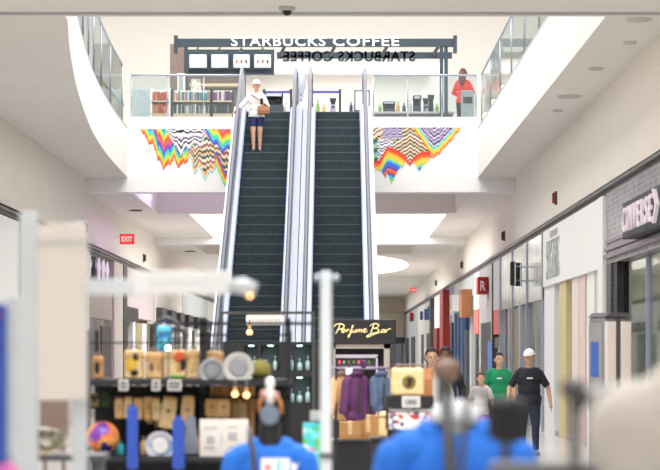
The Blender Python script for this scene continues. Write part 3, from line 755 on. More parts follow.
# ================================================================== SHOPFRONTS
def RY(x): return XR*K/(x-VX)
def LY(x): return -XL*K/(VX-x)
class Shop:
    def __init__(s, side, ya, yb, label):
        s.sd = side; s.y0 = ya; s.x = XR if side > 0 else XL
        s.t = thing('shopfront', label, 'shopfront', (s.x, ya, 0))
    def part(s, name, m, ya, yb, z0, z1, d0=-.03, d1=.25, bev=0.):
        b = MB(); b.box(s.sd*d0, s.sd*d1, ya-s.y0, yb-s.y0, z0, z1, bev)
        return b.build(name, m, s.t)
TXT_R = Matrix(((0,0,-1),(-1,0,0),(0,1,0))).to_euler()
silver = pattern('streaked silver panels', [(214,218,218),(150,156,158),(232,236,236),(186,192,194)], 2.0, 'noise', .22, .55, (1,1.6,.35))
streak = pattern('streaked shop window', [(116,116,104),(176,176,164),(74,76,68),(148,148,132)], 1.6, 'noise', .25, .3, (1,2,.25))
# nearest, with the stone tile fascia
s = Shop(1, 25, 37.5, 'tall shopfront with grey glazed tile fascia and black lettered sign')
s.part('fascia', brick('glazed tile', (168,166,172), (126,124,130), (206,202,206), 3.0, .35, .35), 25, 37.5, 3.24, 4.45)
for i in range(3): s.part('ledge', mat('mauve ledge', (150,132,146), .4, .3), 25, 37.4, 3.32+.13*i, 3.38+.13*i, -.10+.02*i, 0)
s.part('jamb', brick('dark glazed tile', (92,90,94), (70,68,72), (120,118,120), 3.0, .3, .4), 36.9, 37.5, 0, 3.24)
s.part('jamb', M['black'], 36.3, 36.9, 0, 3.24, 0, .2)
s.part('window', M['shopglass'], 25, 36.3, .1, 3.24, .12, .14)
for y in (29.6, 33.4): s.part('mullion', M['steel'], y, y+.1, 0, 3.24, .08, .18)
s.part('display_wall', mat('olive wall', (176,166,128), .7), 33.2, 33.4, 0, 3.2, .3, 2.6)
s.part('display_wall', mat('olive wall', (176,166,128), .7), 36.1, 36.25, 0, 3.2, .3, 3.0); s.part('red_display', mat('red display', (176,66,54), .6), 35.8, 36.0, 1.5, 2.95, .62, .82); s.part('pale_display', mat('pale display', (226,222,204), .6), 35.8, 36.0, 1.2, 3.1, .2, .5)
s.part('poster', mat('pale poster', (226,220,206), .6), 33.6, 36.0, .6, 3.1, .3, .4)
t = thing('shop_sign', 'black boxed sign with white lit letters and a chevron on the tile fascia', 'sign', (XR-.3, 29.3, 3.45), group=None)
b = MB(); b.box(0, .26, 0, 4.0, 0, .54, .01); b.build('sign_box', M['black'], t)
b = MB()
for k_, ch in enumerate('CONVERSE'): b.mesh(text_mesh(ch, .27, .37, .03, .012), Matrix.Translation((k_*.395, 0, 0)))
o = b.build('lettering', M['neon'], t); o.rotation_euler = TXT_R; o.location = (-.003, 3.80, .085)
b = MB(); b.prism([(.58,.04),(.46,.04),(.16,.27),(.46,.50),(.58,.50),(.28,.27)], -.05, 0, 'x'); b.build('chevron', M['neon'], t)
# blank white
s = Shop(1, 37.6, 48.8, 'closed shopfront with a blank white fascia, worn grey at its far end')
s.part('fascia', M['white'], 37.7, 48.7, 3.2, 4.42, -.06)
s.part('worn_patch', pattern('worn patch', [(150,156,156),(186,190,190),(130,138,138),(236,236,236)], 2.2, 'noise', .5), 45.1, 47.9, 3.34, 4.15, -.066, -.05)
s.part('grey_plate', M['grey'], 45.5, 47.1, 4.2, 4.34, -.066, -.05)
s.part('end_pilaster', M['white'], 37.6, 38.3, 0, 4.42, -.08)
W2 = mat('pinkish white', (242,228,220), .6, var=.02); CR = mat('butter yellow', (224,206,156), .6, var=.03)
for xa, xb, m in ((545.2,555,M['white']),(560,567,CR),(573,579.5,W2),(580.5,586,mat('rose white',(236,214,206),.6)),(588,595.5,M['white']),(597.5,604,mat('buff',(232,212,196),.6))):
    s.part('pilaster', m, RY(xb), RY(xa), 0, 3.2, -.02, .2)
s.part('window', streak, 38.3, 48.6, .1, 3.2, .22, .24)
s.part('plinth', M['grey'], 38.3, 48.6, 0, .1, 0, .24)
# silver with blade signs
s = Shop(1, 48.9, 62, 'silver mirrored shopfront with two black blade signs')
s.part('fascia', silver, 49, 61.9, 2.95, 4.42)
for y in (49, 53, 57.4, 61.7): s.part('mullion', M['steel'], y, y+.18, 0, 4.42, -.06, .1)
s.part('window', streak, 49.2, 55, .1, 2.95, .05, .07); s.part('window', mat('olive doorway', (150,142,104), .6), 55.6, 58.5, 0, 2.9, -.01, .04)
s.part('window', M['shopglass'], 58.8, 61.6, .1, 2.95, .1, .12)
s.part('door_frame', M['steelw'], 55, 55.5, 0, 2.95, -.04, .12); s.part('door_frame', M['steelw'], 58.6, 59, 0, 2.95, -.04, .12)
s.part('display', M['white'], 58.9, 61.6, .3, 1.5, .4, .9)
for y, xo, l in ((52.2,.37,'black blade sign on the silver shopfront, the one toward the white fascia'),(52.7,.20,'black blade sign on the silver shopfront, the one toward the grey stone shop')):
    t = thing('blade_sign', l, 'sign', (XR, y, 3.35), group='black blade signs')
    b = MB(); b.box(-xo-.14, -xo, -.08, .08, 0, .56, .01); b.build('panel', M['black'], t)
    b = MB(); b.box(-xo-.04, -xo-.02, -.09, -.08, .02, .54); b.build('white_stripe', M['white'], t)
    b = MB(); b.tube([(-xo,0,.45),(-.04,0,.45)], .012, 6); b.build('bracket', M['steelw'], t); b = MB(); b.tube([(-xo,0,.12),(-.04,0,.12)], .012, 6); b.build('bracket', M['steelw'], t)
# grey stone with the red blade sign, and the panels next to it
s = Shop(1, 62, 74, 'grey stone shopfront with red posters and a dark doorway')
s.part('fascia', M['lgrey'], 62.1, 64.6, 3.0, 4.42); s.part('mullion', M['dark'], 64.6, 64.9, 0, 4.42, -.06)
s.part('poster', mat('red white poster', (206,86,80), .6), 62.3, 64.5, 2.3, 3.0); s.part('window', M['white'], 62.3, 64.5, .2, 2.2, .1, .12); s.part('window_band', M['dgrey'], 62.3, 64.5, 1.9, 2.2, 0, .1)
s.part('stone_wall', mat('grey stone', (164,160,160), .6, var=.08, scale=4), 65, 71, 2.7, 4.42)
s.part('stone_pier', mat('grey stone', (164,160,160)), 65, 65.6, 0, 2.7); s.part('doorway', M['black'], 65.6, 70.2, 0, 2.7, -.02, .04); s.part('blue_poster', mat('blue poster', (60,110,196), .5), 64.9, 66.6, .9, 2.1, -.06, -.02)
s.part('stone_pier', mat('grey stone', (164,160,160)), 70.2, 71, 0, 2.7); s.part('pale_panel', M['cream'], 71.1, 73.9, 3.2, 4.42); s.part('poster', mat('rose poster', (206,110,104), .6), 71.4, 73.8, 2.4, 3.2); s.part('window', M['shopglass'], 71.2, 73.8, .1, 2.4, .1, .12)
t = thing('blade_sign', 'red projecting blade sign on the grey stone shopfront', 'sign', (XR, 66.5, pz(294,66.5)))
b = MB(); b.box(-.36, -.05, 0, .9, 0, .52, .02); b.build('panel', mat('sign red', (186,30,40), .4), t)
b = MB(); b.mesh(text_mesh('R', .16, .3, .01, .02)); o = b.build('lettering', M['white'], t); o.rotation_euler = (math.pi/2,0,0); o.location = (-.29,-.002,.1)
b = MB(); b.box(-.05, -.035, .1, .2, .1, .4); b.build('bracket', M['dark'], t)
s = Shop(1, 74, 90, 'shopfront with blue posts under a brown box sign and a white box sign')
s.part('fascia', M['lgrey'], 74.2, 86, 3.7, 4.42); s.part('window', M['shopglass'], 74.2, 89.8, .1, 3.6, .1, .12)
for y, m in ((75,M['grey']),(78,M['dgrey']),(80.5,mat('post navy',(48,76,122),.5)),(83,mat('post navy',(48,76,122),.5)),(85.2,mat('post navy',(48,76,122),.5)),(88,mat('navy frame',(50,70,110),.5))): s.part('post', m, y, y+1.0, 0, 3.3 if m is not M['dgrey'] else 2.6, -.04, .1)
s.part('top_frame', mat('navy frame', (50,70,110), .5), 86, 89.9, 3.9, 4.42); s.part('top_glass', M['lgrey'], 86.4, 89.6, 3.0, 3.9)
t = thing('box_sign', 'brown wooden box sign above the blue posts', 'sign', (XR, 74.8, pz(317,74.8)))
b = MB(); b.box(-.38, -.045, 0, 1.6, 0, .95, .01); b.build('panel', mat('brown box', (160,104,62), .6, var=.12), t); b = MB(); b.box(-.40, -.38, .05, 1.55, .80, .90); b.build('top_strip', M['brown'], t)
t = thing('box_sign', 'white square box sign beside the brown box sign', 'sign', (XR, 82, pz(311,82)))
b = MB(); b.box(-.33, -.045, 0, 1.6, 0, .62, .01); b.build('panel', M['white'], t); b = MB(); b.box(-.34, -.33, .1, 1.5, .05, .57); b.build('face', M['lgrey'], t)
s = Shop(1, 90, 104, 'shopfront framed by a tall red column')
s.part('red_column', M['red'], 91, 94, 0, 4.4, -.24, .2); s.part('fascia', M['cream'], 94, 97.6, 2.9, 4.42); s.part('red_frame', M['darkred'], 94.4, 97, 0, 2.9, -.05, .2); s.part('red_frame', M['darkred'], 97.6, 100.5, 0, 2.9, -.2, .2); s.part('pale_fascia', M['cream'], 97.6, 103.8, 2.9, 4.42); s.part('window', M['shopglass'], 97.6, 103.8, .1, 2.9, .1, .12); s.part('red_post', M['red'], 102, 103, 0, 2.9, -.1, .2)
s = Shop(1, 104, 126, 'far pale shopfront with small blue blade signs')
s.part('wall', M['cream'], 104.2, 125.8, 0, 4.42, 0, .2); s.part('dark_arch', M['dark'], 104.2, 105.4, 0, 4.4, -.2, .1)
for y in (110, 117): s.part('doorway', M['dgrey'], y, y+3, 0, 2.8, -.03, 0)
for i, (y, l) in enumerate(((106,'bigger blue blade sign on the far pale shopfront'),(110.5,'middle blue blade sign on the far pale shopfront'),(117,'smallest blue blade sign on the far pale shopfront'))):
    t = thing('blade_sign', l, 'sign', (XR, y, pz(320,y)), group='blue blade signs')
    b = MB(); b.box(-.26+.03*i, -.05, 0, .2, 0, .66-.1*i); b.build('panel', mat('sign navy', (40,74,130), .4), t); b = MB(); b.box(-.05, -.035, .06, .12, .3, .4); b.build('bracket', M['dark'], t)
s = Shop(1, 126, 149, 'furthest pale shopfront with a round red sign')
s.part('wall', M['lgrey'], 126.2, 148.8, 0, 4.42, 0, .2); s.part('doorway', M['dgrey'], 130, 136, 0, 2.8, -.05, 0); s.part('doorway', M['dgrey'], 141, 146, 0, 2.8, -.05, 0)
t = thing('round_sign', 'round red sign on the furthest shopfront', 'sign', (XR, 131, pz(317,131)))
b = MB(); b.lathe([(.18,-.3),(.27,-.28),(.27,-.1),(.18,-.06)], n=20, axis='x'); b.build('disc', M['red'], t)
# end wall shop
t = thing('end_shopfront', 'beige shopfront closing the far end of the corridor', 'shopfront', (0, 149.9, 0))
b = MB(); b.box(-6.4, 4.6, -.2, 0, 2.9, 4.6); b.build('fascia', mat('end beige', (214,200,176), .6), t)
b = MB(); b.box(-6.4, 4.6, -.3, -.2, 2.55, 2.9); b.build('dark_band', M['dgrey'], t)
for i in range(5): b = MB(); b.box(-6.2+i*2.2, -4.4+i*2.2, -.15, 0, .1, 2.5); b.build('window', mat('end window', (150,160,176), .3), t)
# the other side
s = Shop(-1, 36, 44.8, 'shopfront with a plain white fascia at the edge of the view')
s.part('fascia', M['white'], 36, 44.6, 2.6, 4.4, -.05); s.part('jamb', M['grey'], 44.6, 45.3, 0, 4.4, -.07); s.part('window', M['lgrey'], 36, 44.6, 0, 2.6, .0, .04)
s = Shop(-1, 45.3, 57, 'shuttered pale shopfront behind the grey frame')
s.part('fascia', M['cream'], 45.4, 56.6, 0, 4.4, 0); s.part('pilaster', M['cream'], 56.2, 57, 0, 4.4, -.08)
s = Shop(-1, 57, 66.4, 'shopfront showing white shirts in its high window')
s.part('upper_window', M['black'], 57.2, 63.6, 3.75, 4.42, .25, .3); s.part('sill', M['dgrey'], 57.2, 63.6, 3.55, 3.75, -.02, .3)
s.part('fascia', mat('khaki fascia', (176,170,150), .5, .1), 57.2, 63.6, 2.7, 3.55, 0); s.part('window', streak, 57.2, 61.8, .1, 2.7, .05, .07); s.part('door', mat('dark door', (70,62,56), .5), 61.0, 63.6, 0, 2.5, .02, .05)
s.part('pilaster', mat('pale stone', (206,198,186), .6), 63.7, 66.3, 0, 4.42, -.05)
for y, w, l in ((57.3,1.5,'broad white shirt hanging in the high shop window'),(60.2,.9,'white shirt in the middle of the high shop window'),(61.4,.9,'white shirt by the pale stone pilaster in the high shop window'),(62.5,.8,'narrow white shirt at the end of the high shop window')):
    t = thing('hanging_shirt', l, 'shirt', (XL-.12, y, 3.72), group='white shirts in the high window')
    b = MB(); b.prism([(0.1,0),(w-.1,0),(w-.1,.42),(w,.3),(w+.1,.38),(w-.16,.62),(w*.6,.66),(w*.4,.66),(.16,.62),(-.1,.38),(0,.3),(.1,.42)], 0, .06, 'x'); b.build('shirt_body', M['white'], t)
    b = MB(); b.tube([(.03,w/2,.66),(.03,w/2,.70)], .012, 6); b.build('hanger_hook', M['dark'], t)
s = Shop(-1, 66.4, 78, 'far shopfront with a black frame and mauve fascia')
s.part('frame', M['black'], 66.5, 67.6, 0, 4.42, -.06); s.part('fascia', mat('mauve fascia', (206,194,196), .6), 67.6, 77.6, 2.9, 4.42); s.part('dark_sign', M['black'], 67.6, 71.5, 2.75, 3.2, -.05, 0)
s.part('pilaster', M['white'], 69.6, 70.4, 0, 2.75, -.05); s.part('window', streak, 67.6, 77.6, .1, 2.75, .1, .12); s.part('pilaster', M['white'], 73, 74.5, 0, 2.75, -.05); s.part('panel', mat('olive panel', (166,152,110), .6), 71, 72.6, 0, 2.75, -.02, .1)
for ya, yb, l, m1, m2 in ((78,92,'far pale shopfront with stepped dark signs','cream','dgrey'),(92,110,'far shopfront with black doorways, second from the end','lgrey','black'),(110,149,'furthest shopfront on the shirt-window side','white','dgrey')):
    s = Shop(-1, ya, yb, l)
    s.part('fascia', M[m1], ya+.2, yb-.2, 2.8, 4.42); n = 3
    for i in range(n):
        y = ya+(yb-ya)*(i+.15)/n; w = (yb-ya)/n
        s.part('doorway', M[m2], y, y+w*.4, 0, 2.8, .05, .1); s.part('pilaster', M['white'], y+w*.45, y+w*.8, 0, 2.8, -.05); s.part('small_sign', M[m2], y, y+w*.5, 2.9, 3.4, -.25, 0)
# ================================================================== directory, kiosks
t = thing('directory_totem', 'silver mall directory totem with a blue screen on its side', 'directory', (px(617,25), 25, 0))
t.rotation_euler = (0,0,.42)
b = MB(); b.box(-.17, .17, 0, .34, 0, 2.13, .02); b.build('body', mat('totem grey', (146,146,152), .4, .4), t)
b = MB(); b.box(-.03, .03, -.02, 0, .1, 2.12); b.build('spine', M['dgrey'], t)
for xa_, xb_ in ((-.165,-.035),(.035,.165)): b = MB(); b.box(xa_, xb_, -.045, 0, .1, 2.08, .01); b.build('front_panel', mat('totem front', (206,197,192), .4, .1), t)
b = MB(); b.prism([(-.18,2.13),(.18,2.13),(.12,2.18),(-.12,2.18)], -.04, .35, 'y'); b.build('cap', M['dgrey'], t)
b = MB(); b.box(-.19, -.17, .03, .31, .3, 2.06, .006); b.build('side_panel', mat('totem side', (150,148,150), .4, .2), t)
b = MB(); b.box(-.196, -.19, .09, .25, 1.45, 1.85); b.build('screen', mat('blue screen', (56,90,160), .3, emit=.2), t)
# perfume kiosk
YK = 30.0
X = lambda x, Y=YK: px(x, Y)
t = thing('perfume_kiosk', 'black perfume kiosk with a gold script sign and a pale inner frame', 'kiosk', (0, YK, 0))
zt, zb = pz(319.5,YK), pz(344,YK)
b = MB(); b.box(X(331.5), X(396), 0, .2, zb, zt, .008); b.build('sign_panel', M['black'], t)
b = MB(); b.box(X(320), X(333), 0, .8, 0, zb); b.build('side_post', M['black'], t)
b = MB(); b.box(X(390.5), X(396), 0, .8, 0, zb); b.build('side_post', M['dark'], t)
b = MB(); b.box(X(333), X(391), .5, .8, 0, zb); b.build('back_panel', mat('kiosk plum', (72,58,66), .6), t)
b = MB(); b.box(X(333.5), X(390), .06, .12, pz(348.5,YK), zb); b.box(X(384), X(390), .06, .12, 0, zb); b.box(X(333), X(335.5), .06, .12, 0, zb); b.build('pale_frame', mat('kiosk beige', (196,184,172), .5), t)
b = MB(); b.box(X(333.5), X(378), .14, .22, pz(358,YK), pz(354.5,YK)); b.box(X(333.5), X(335.5), .14, .22, .8, pz(356,YK)); b.box(X(376), X(378), .14, .22, .8, pz(356,YK)); b.box(X(335), X(377), .14, .2, pz(369.5,YK), pz(367,YK)); b.build('lavender_frame', mat('lavender frame', (214,204,222), .4), t)
b = MB(); b.box(X(336), X(376), .2, .26, pz(366.5,YK), pz(358.5,YK)); b.build('display_board', M['dgrey'], t)
for i, (xx, m) in enumerate(((338.5,'led'),(343,'lgrey'),(348,'green'),(353,'green'),(358,'led'),(363,'lgrey'),(368,'green'))):
    b = MB(); b.box(X(xx), X(xx+2), .19, .2, pz(363.5,YK), pz(360.5,YK)); b.build('indicator', M[m], t)
b = MB(); b.box(X(333), X(391), .02, .5, .0, .85); b.build('counter_base', M['blackm'], t)
SCR = 140/627
def stroke(bm, pts, r):
    p3 = [(X(310+u*SCR), -.006, pz(310+v*SCR, YK)) for u, v in pts]
    sp = spline(p3, 5); n = len(sp); bm.tube(sp, [r*(.75+.5*math.sin(i*math.pi/(n-1))) for i in range(n)], 6)
b = MB()
for pts, r in (([(108,76),(114,66),(130,62),(146,64),(153,72),(146,82),(128,88)],.0085), ([(134,66),(128,82),(120,98),(114,106)],.0085),
    ([(141,96),(150,94),(156,88),(150,84),(143,90),(143,99),(150,101),(160,95)],.007), ([(160,95),(166,87),(164,100)],.007), ([(164,97),(170,88),(177,87)],.007),
    ([(176,98),(186,86),(194,72),(190,70),(186,86),(180,108),(174,122),(170,118),(178,106),(192,98)],.007),
    ([(194,88),(191,97),(196,100),(204,92),(206,86),(204,99),(210,98)],.007), ([(212,87),(211,100)],.007), ([(211,96),(219,87),(222,90),(220,100)],.007), ([(220,96),(229,87),(232,90),(230,99),(236,98)],.007),
    ([(238,94),(247,92),(252,87),(246,84),(240,90),(240,98),(247,100),(258,94)],.007),
    ([(286,64),(279,84),(272,102)],.0085), ([(268,72),(282,62),(300,62),(308,68),(300,78),(284,83)],.008), ([(284,83),(302,84),(308,92),(296,102),(278,105),(262,112),(254,120),(262,120),(290,108),(318,98)],.008),
    ([(334,88),(324,87),(318,96),(322,101),(331,94),(336,87),(333,100),(340,98)],.007), ([(342,88),(341,101)],.007), ([(341,96),(350,87),(362,84)],.007)):
    stroke(b, pts, r*.8)
b.build('script_lettering', M['gold'], t)
# display cabinet with perfume bottles
t = thing('display_cabinet', 'black display cabinet with lit square niches beside the perfume sign', 'cabinet', (0, YK, 0))
xa, xb = X(222), X(320)
NX = [(244.5,257.5),(261,279.5),(287,312)]; NZ = [(345,371),(377,403)]
b = MB()
b.box(xa, xb, .32, .6, 0, pz(342,YK)); cols = [222]+[v for p in NX for v in p]+[320]
for i in range(0, len(cols), 2): b.box(X(cols[i]), X(cols[i+1]), 0, .32, 0, pz(342,YK))
for z0, z1 in ((342,345),(371,377)): b.box(xa, xb, 0.001, .32, pz(z1,YK), pz(z0,YK))
b.box(xa, xb, .001, .32, 0, pz(403,YK)); b.build('body', M['black'], t)
bottle_m = mat('bottle glass', (196,226,230), .15, .2, var=.1, scale=40)
for j, (xa, xb) in enumerate(NX):
    for k, (ya, yb) in enumerate(NZ):
        b = MB(); b.box(X(xa)+.005, X(xb)-.005, .28, .32, pz(yb,YK), pz(ya,YK)); b.build('niche_back', mat('niche teal', (70,92,96), .5), t)
        b = MB(); b.lathe([(.03,0),(.045,.02)], ((X(xa)+X(xb))/2,.12,pz(ya+1.5,YK)), 10); b.build('niche_lamp', mat('niche lamp', (220,245,250), .4, emit=4), t)
        n = max(2, int((xb-xa)/7))
        for q in range(n):
            xx = X(xa)+(X(xb)-X(xa))*(q+.5)/n; hh = random.uniform(.15,.22); w = random.uniform(.036,.048)
            o = thing('perfume_bottle', ['clear perfume bottle in a niche of the narrow column','clear perfume bottle in a niche of the middle column','clear perfume bottle in a niche by the silver pole'][j]+[', upper row',', lower row'][k], 'bottle', (xx, YK+.14, pz(yb,YK)), group='perfume bottles %d %d' % (j, k))
            b = MB(); b.lathe([(w*.7,0),(w,.01),(w*.95,hh*.6),(w*.35,hh*.75)], n=10); b.build('flask', bottle_m, o)
            b = MB(); b.lathe([(w*.3,hh*.75),(w*.5,hh*.78),(w*.45,hh),(w*.2,hh*1.05)], n=10); b.build('stopper', M['steel'], o)
t = thing('hanging_sign', 'small pale hanging sign in front of the escalator steps above the bulbs', 'sign', (px(265,22), 22, pz(320,22)))
b = MB(); b.box(-.19,.19,0,.03,-.055,.055,.005); b.build('board', M['cream'], t)
for i in range(9): b = MB(); xx = -.13+.033*i; b.box(xx, xx+.02, -.004, 0, -.012-.006*(i % 2), .016); b.build('print', M['grey'], t)
b = MB(); b.box(-.45,.5,-.01,.04,.06,.085); b.box(-.19,-.17,0,.03,.05,.06); b.box(.17,.19,0,.03,.05,.06); b.box(-.45,-.42,0,.03,-1.66,.06); b.box(.47,.5,0,.03,-1.66,.06); b.build('support_frame', M['dark'], t)
# ================================================================== gift kiosk
YG = 14.0
G = lambda x, Y=YG: px(x, Y)
H = lambda y, Y=YG: pz(y, Y)
t = thing('gift_kiosk', 'black metal gift kiosk frame with shelves of cork goods', 'kiosk', (0, YG, 0))
for xa, xb, yt in ((86,90,330),(199.5,206.5,318),(286,290.5,318)):
    b = MB(); b.box(G(xa), G(xb), 0, .04, 0, H(yt)); b.build('post', M['blackm'], t)
for xa, xb in ((86,90),(200,206),(286,290)): b = MB(); b.box(G(xa), G(xb), .5, .54, 0, H(330)); b.build('post', M['blackm'], t)
for ya, yb, xa, xb, dep in ((379,385,86,290,.5),(396,399,86,290,.1),(342,346,90,290,.04),(322,325,180,318,.04),(334,336,196,290,.04)):
    b = MB(); yb = ya+1.6 if (ya, yb) == (342, 346) else yb; b.box(G(xa), G(xb), -.25 if dep > .3 else 0, dep, H(yb), H(ya)); b.build('shelf' if dep > .3 else 'rail', M['blackm'], t)
b = MB(); b.box(G(86), G(290), -.4, .5, H(459), H(455)); b.build('shelf', M['blackm'], t)
b = MB(); b.box(G(206), G(252), .46, .5, H(455), H(387)); b.build('back_board', pattern('amber slats', [(206,150,84),(150,100,52),(228,176,110)], 1.0, 'wave', .6, 0, (3.2,1,.1)), t)
b = MB(); b.box(G(252), G(288), .46, .5, H(455), H(387)); b.build('back_board', M['blackm'], t)
b = MB(); b.box(G(90), G(200), .46, .5, H(470), H(387)); b.build('back_board', M['blackm'], t)
b = MB(); b.box(G(90), G(288), .1, .46, .3, H(459)); b.build('lower_cabinet', M['blackm'], t)
zsh = H(379)
def cork_bag(xa, xb, ytop, m, label, emblem):
    w = G(xb)-G(xa); hh = H(ytop)-zsh
    t = thing('cork_bag', label, 'bag', ((G(xa)+G(xb))/2, YG+.12, zsh), group='cork bags on the kiosk shelf')
    b = MB(); b.box(-w/2, w/2, -.05, .06, 0, hh, .015, 3); bb = b.build('bag_body', m, t)
    b = MB(); b.box(-w/2-.003, w/2+.003, -.058, .065, hh*.74, hh*.80); b.build('seam_band', M['tan3'], t)
    b = MB(); b.tube([(-w*.25,0,hh*.98),(-w*.22,0,hh*1.12),(w*.22,0,hh*1.12),(w*.25,0,hh*.98)], .007, 6); b.build('bag_handle', M['brown'], t)
    for nm, me_, c, sz in emblem:
        b = MB(); b.ball((c[0]*w,-.052,c[1]*hh), (sz[0]*w,.008,sz[1]*hh), 14, 8); b.build(nm, me_, bb)
cork_bag(123,142,350,M['tan2'],'cork bag with a yellow and black figure, first from the grey frame',[('yellow_patch',M['yellow'],(-.12,.5),(.28,.28)),('black_patch',M['black'],(.1,.75),(.18,.14)),('black_patch',M['black'],(.05,.22),(.22,.12))])
cork_bag(144,161,352,M['tan'],'cork bag with a small brown figure, second from the grey frame',[('brown_patch',M['brown'],(-.1,.45),(.14,.18)),('tan_patch',M['tan3'],(.3,.55),(.12,.25))])
cork_bag(162.5,185,350,M['tan2'],'cork bag with an orange and black bird figure above a green strip',[('orange_patch',M['orange'],(.22,.76),(.28,.20)),('black_patch',M['black'],(.34,.52),(.16,.24)),('tan_patch',M['tan3'],(.2,.4),(.12,.18)),('green_patch',M['green'],(.1,.08),(.38,.07))])
cork_bag(186,198,350,M['tan2'],'narrow plain cork bag against the black post',[('tan_patch',M['tan'],(0,.5),(.25,.3))])
cork_bag(206,222,351,M['tan'],'cork bag behind the silver discs',[('brown_patch',M['brown'],(0,.5),(.2,.2))])
cork_bag(91,101,356,M['card'],'brown cork bag beside the big grey frame',[('black_patch',M['black'],(0,.5),(.25,.3))])
for xa, xb, l in ((119,128,'small framed price card under the yellow figure bag'),(152,160,'small framed price card under the brown figure bag'),(168,181,'wider framed price card under the orange figure bag')):
    Yq = YG-.262; t = thing('price_card', l, 'card', (G((xa+xb)/2,Yq), Yq, H(390.5,Yq)), group='framed price cards'); w = G(xb)-G(xa)
    b = MB(); b.box(-w/2, w/2, 0, .008, 0, H(379.5)-H(390)); b.build('frame', M['cream'], t)
    b = MB(); b.box(-w/2+.008, w/2-.008, -.002, 0, .009, H(379.5)-H(390)-.009); cf = b.build('card_face', mat('slate card', (84,90,96), .6), t)
    for k in (.4,.6): b = MB(); b.box(-w*.25, w*.25, -.004, -.002, k*.066-.002, k*.066+.003); b.build('print_line', M['lgrey'], cf)
def tag_purse(x, w_px, y0, y1, m, label, tilt=0.):
    w = w_px*YG/K; hh = H(y0)-H(y1)
    t = thing('hanging_purse', label, 'purse', (G(x), YG-.035, H(397)), group='cork purses on the rail'); t.rotation_euler = (0, tilt, 0)
    b = MB(); z0 = H(y0)-H(397); b.prism([(-w*.42,z0),(w*.42,z0),(w*.5,z0-hh*.3),(w*.46,z0-hh),(-w*.46,z0-hh),(-w*.5,z0-hh*.3)], -.012, .012, 'y'); b.build('purse_body', m, t)
    b = MB(); b.tube([(-w*.2,0,z0),(0,0,.03),(w*.2,0,z0)], .005, 6); b.build('strap', M['black'], t)
    b = MB(); b.lathe([(w*.1,-.016),(w*.13,-.013)], (0,0,z0-hh*.45), 10, 'y'); b.build('stamp', M['brown'], t)
    b = MB(); b.box(-w*.43, w*.43, -.016, .016, z0-hh*.12, z0); b.build('top_flap', M['tan3'], t)
for i, (x, w, y0, y1, m, l, tl) in enumerate(((119.5,8,398,418,'tan','pale cork purse at the start of the rail',0),(129,8,397,418,'tan2','cork purse above the first blue strap',.05),(138.5,9,398,419,'tan','cork purse between the two blue straps, first',0),
    (148,9,397,420,'tan3','amber cork purse above the blue-rimmed plate',-.05),(156,9,398,420,'tan2','pale cork purse right above the plate rim',0),(171,15,397,428,'tan2','large tilted cork purse under the orange figure bag',.15),(189,13,396,426,'tan','large cork purse against the black post',.08),
    (212,13,399,416,'tan3','amber cork purse above the white print',0),(224,12,399,416,'tan','cork purse above the white print, nearer the glowing bulbs',0))):
    tag_purse(x, w, y0, y1, M[m], l, tl)
# discs
def plate(x, y, r_px, label, m, m2, Y=YG, tilt=.15, name='round_plate', zbase=None):
    r = r_px*Y/K; zc = H(y, Y)
    t = thing(name, label, 'plate', (G(x, Y), Y, zc-r))
    b = MB(); b.lathe([(r*.5,.02),(r*.75,.012),(r*.97,-.008),(r,-.014),(r*.97,-.016),(r*.72,0),(r*.45,.006),(.002,.006)], (0,0,r), 28, 'y'); o = b.build('dish', m, t)
    b = MB(); b.lathe([(r*.55,-.004),(r*.5,-.006)], (0,0,r), 24, 'y'); b.build('centre', m2, t)
    b = MB(); b.tube([(-r*.5,.0,.0),(-r*.5,.05,.0),(0,.08,r*.9),(r*.5,.05,0),(r*.5,0,0)], .006, 6); b.build('stand', M['dark'], t)
    return t
sil = mat('hammered silver', (170,172,178), .35, .4, var=.10, scale=30); silc = mat('silver centre', (150,153,160), .35, .5, var=.12, scale=40)
plate(212, 371.5, 13.2, 'plain silver disc leaning next to the black post', sil, silc, YG-.1)
plate(238.5, 368, 15.6, 'larger whitish disc leaning beside the plain silver disc', mat('whitish disc', (188,187,185), .45, .15, var=.10, scale=20), silc, YG-.2)
plate(160, 446, 15, 'white plate with a blue and pink rim on the lower shelf', pattern('plate rim', [(190,206,236),(226,220,232),(150,180,220),(230,190,210)], 14), M['white'], YG-.1)
t = thing('glass_globe', 'purple and orange glass globe on the lower shelf by the grey frame', 'globe', (G(105), YG-.12, H(455)))
b = MB(); b.ball((0,0,.115), .105, 24, 16); b.build('globe', pattern('galaxy glaze', [(70,60,170),(120,70,170),(226,120,80),(246,170,90),(60,50,140),(170,90,170)], 5, 'noise', .15), t)
b = MB(); b.lathe([(.05,-.0),(.05,.01),(.03,.02)], n=16); b.build('base', M['dark'], t)
for x, y0, y1, w, l in ((132.5,405,470,11,'bright blue strap hanging nearer the globe'),(178.5,416,470,12,'bright blue strap hanging beside the black post')):
    t = thing('blue_strap', l, 'strap', (G(x,YG-.46), YG-.46, 0), group='blue straps'); W = w*(YG-.46)/K
    Zt = H(y0, YG-.46); b = MB(); b.prism([(-W/2,1.0),(W/2,1.0),(W/2,Zt-.03),(W*.3,Zt-.02),(W*.25,Zt),(-W*.25,Zt),(-W*.3,Zt-.02),(-W/2,Zt-.03)], -.012, .012, 'y'); b.build('strap_blade', M['blue'], t)
    b = MB(); b.lathe([(.05,0),(.05,.02),(.012,.03),(.012,1.0)], n=10); b.build('stand_rod', M['dark'], t)
t = thing('silver_tray', 'narrow silver tray standing on edge behind the second blue strap', 'tray', (G(191), YG-.05, H(455)))
b = MB(); b.prism([(-.05,0),(.05,0),(.03,.24),(-.02,.26)], 0, .02, 'y'); b.build('tray', M['steel'], t); b = MB(); b.box(-.05,.05,.0,.05,0,.01); b.build('foot', M['dark'], t)
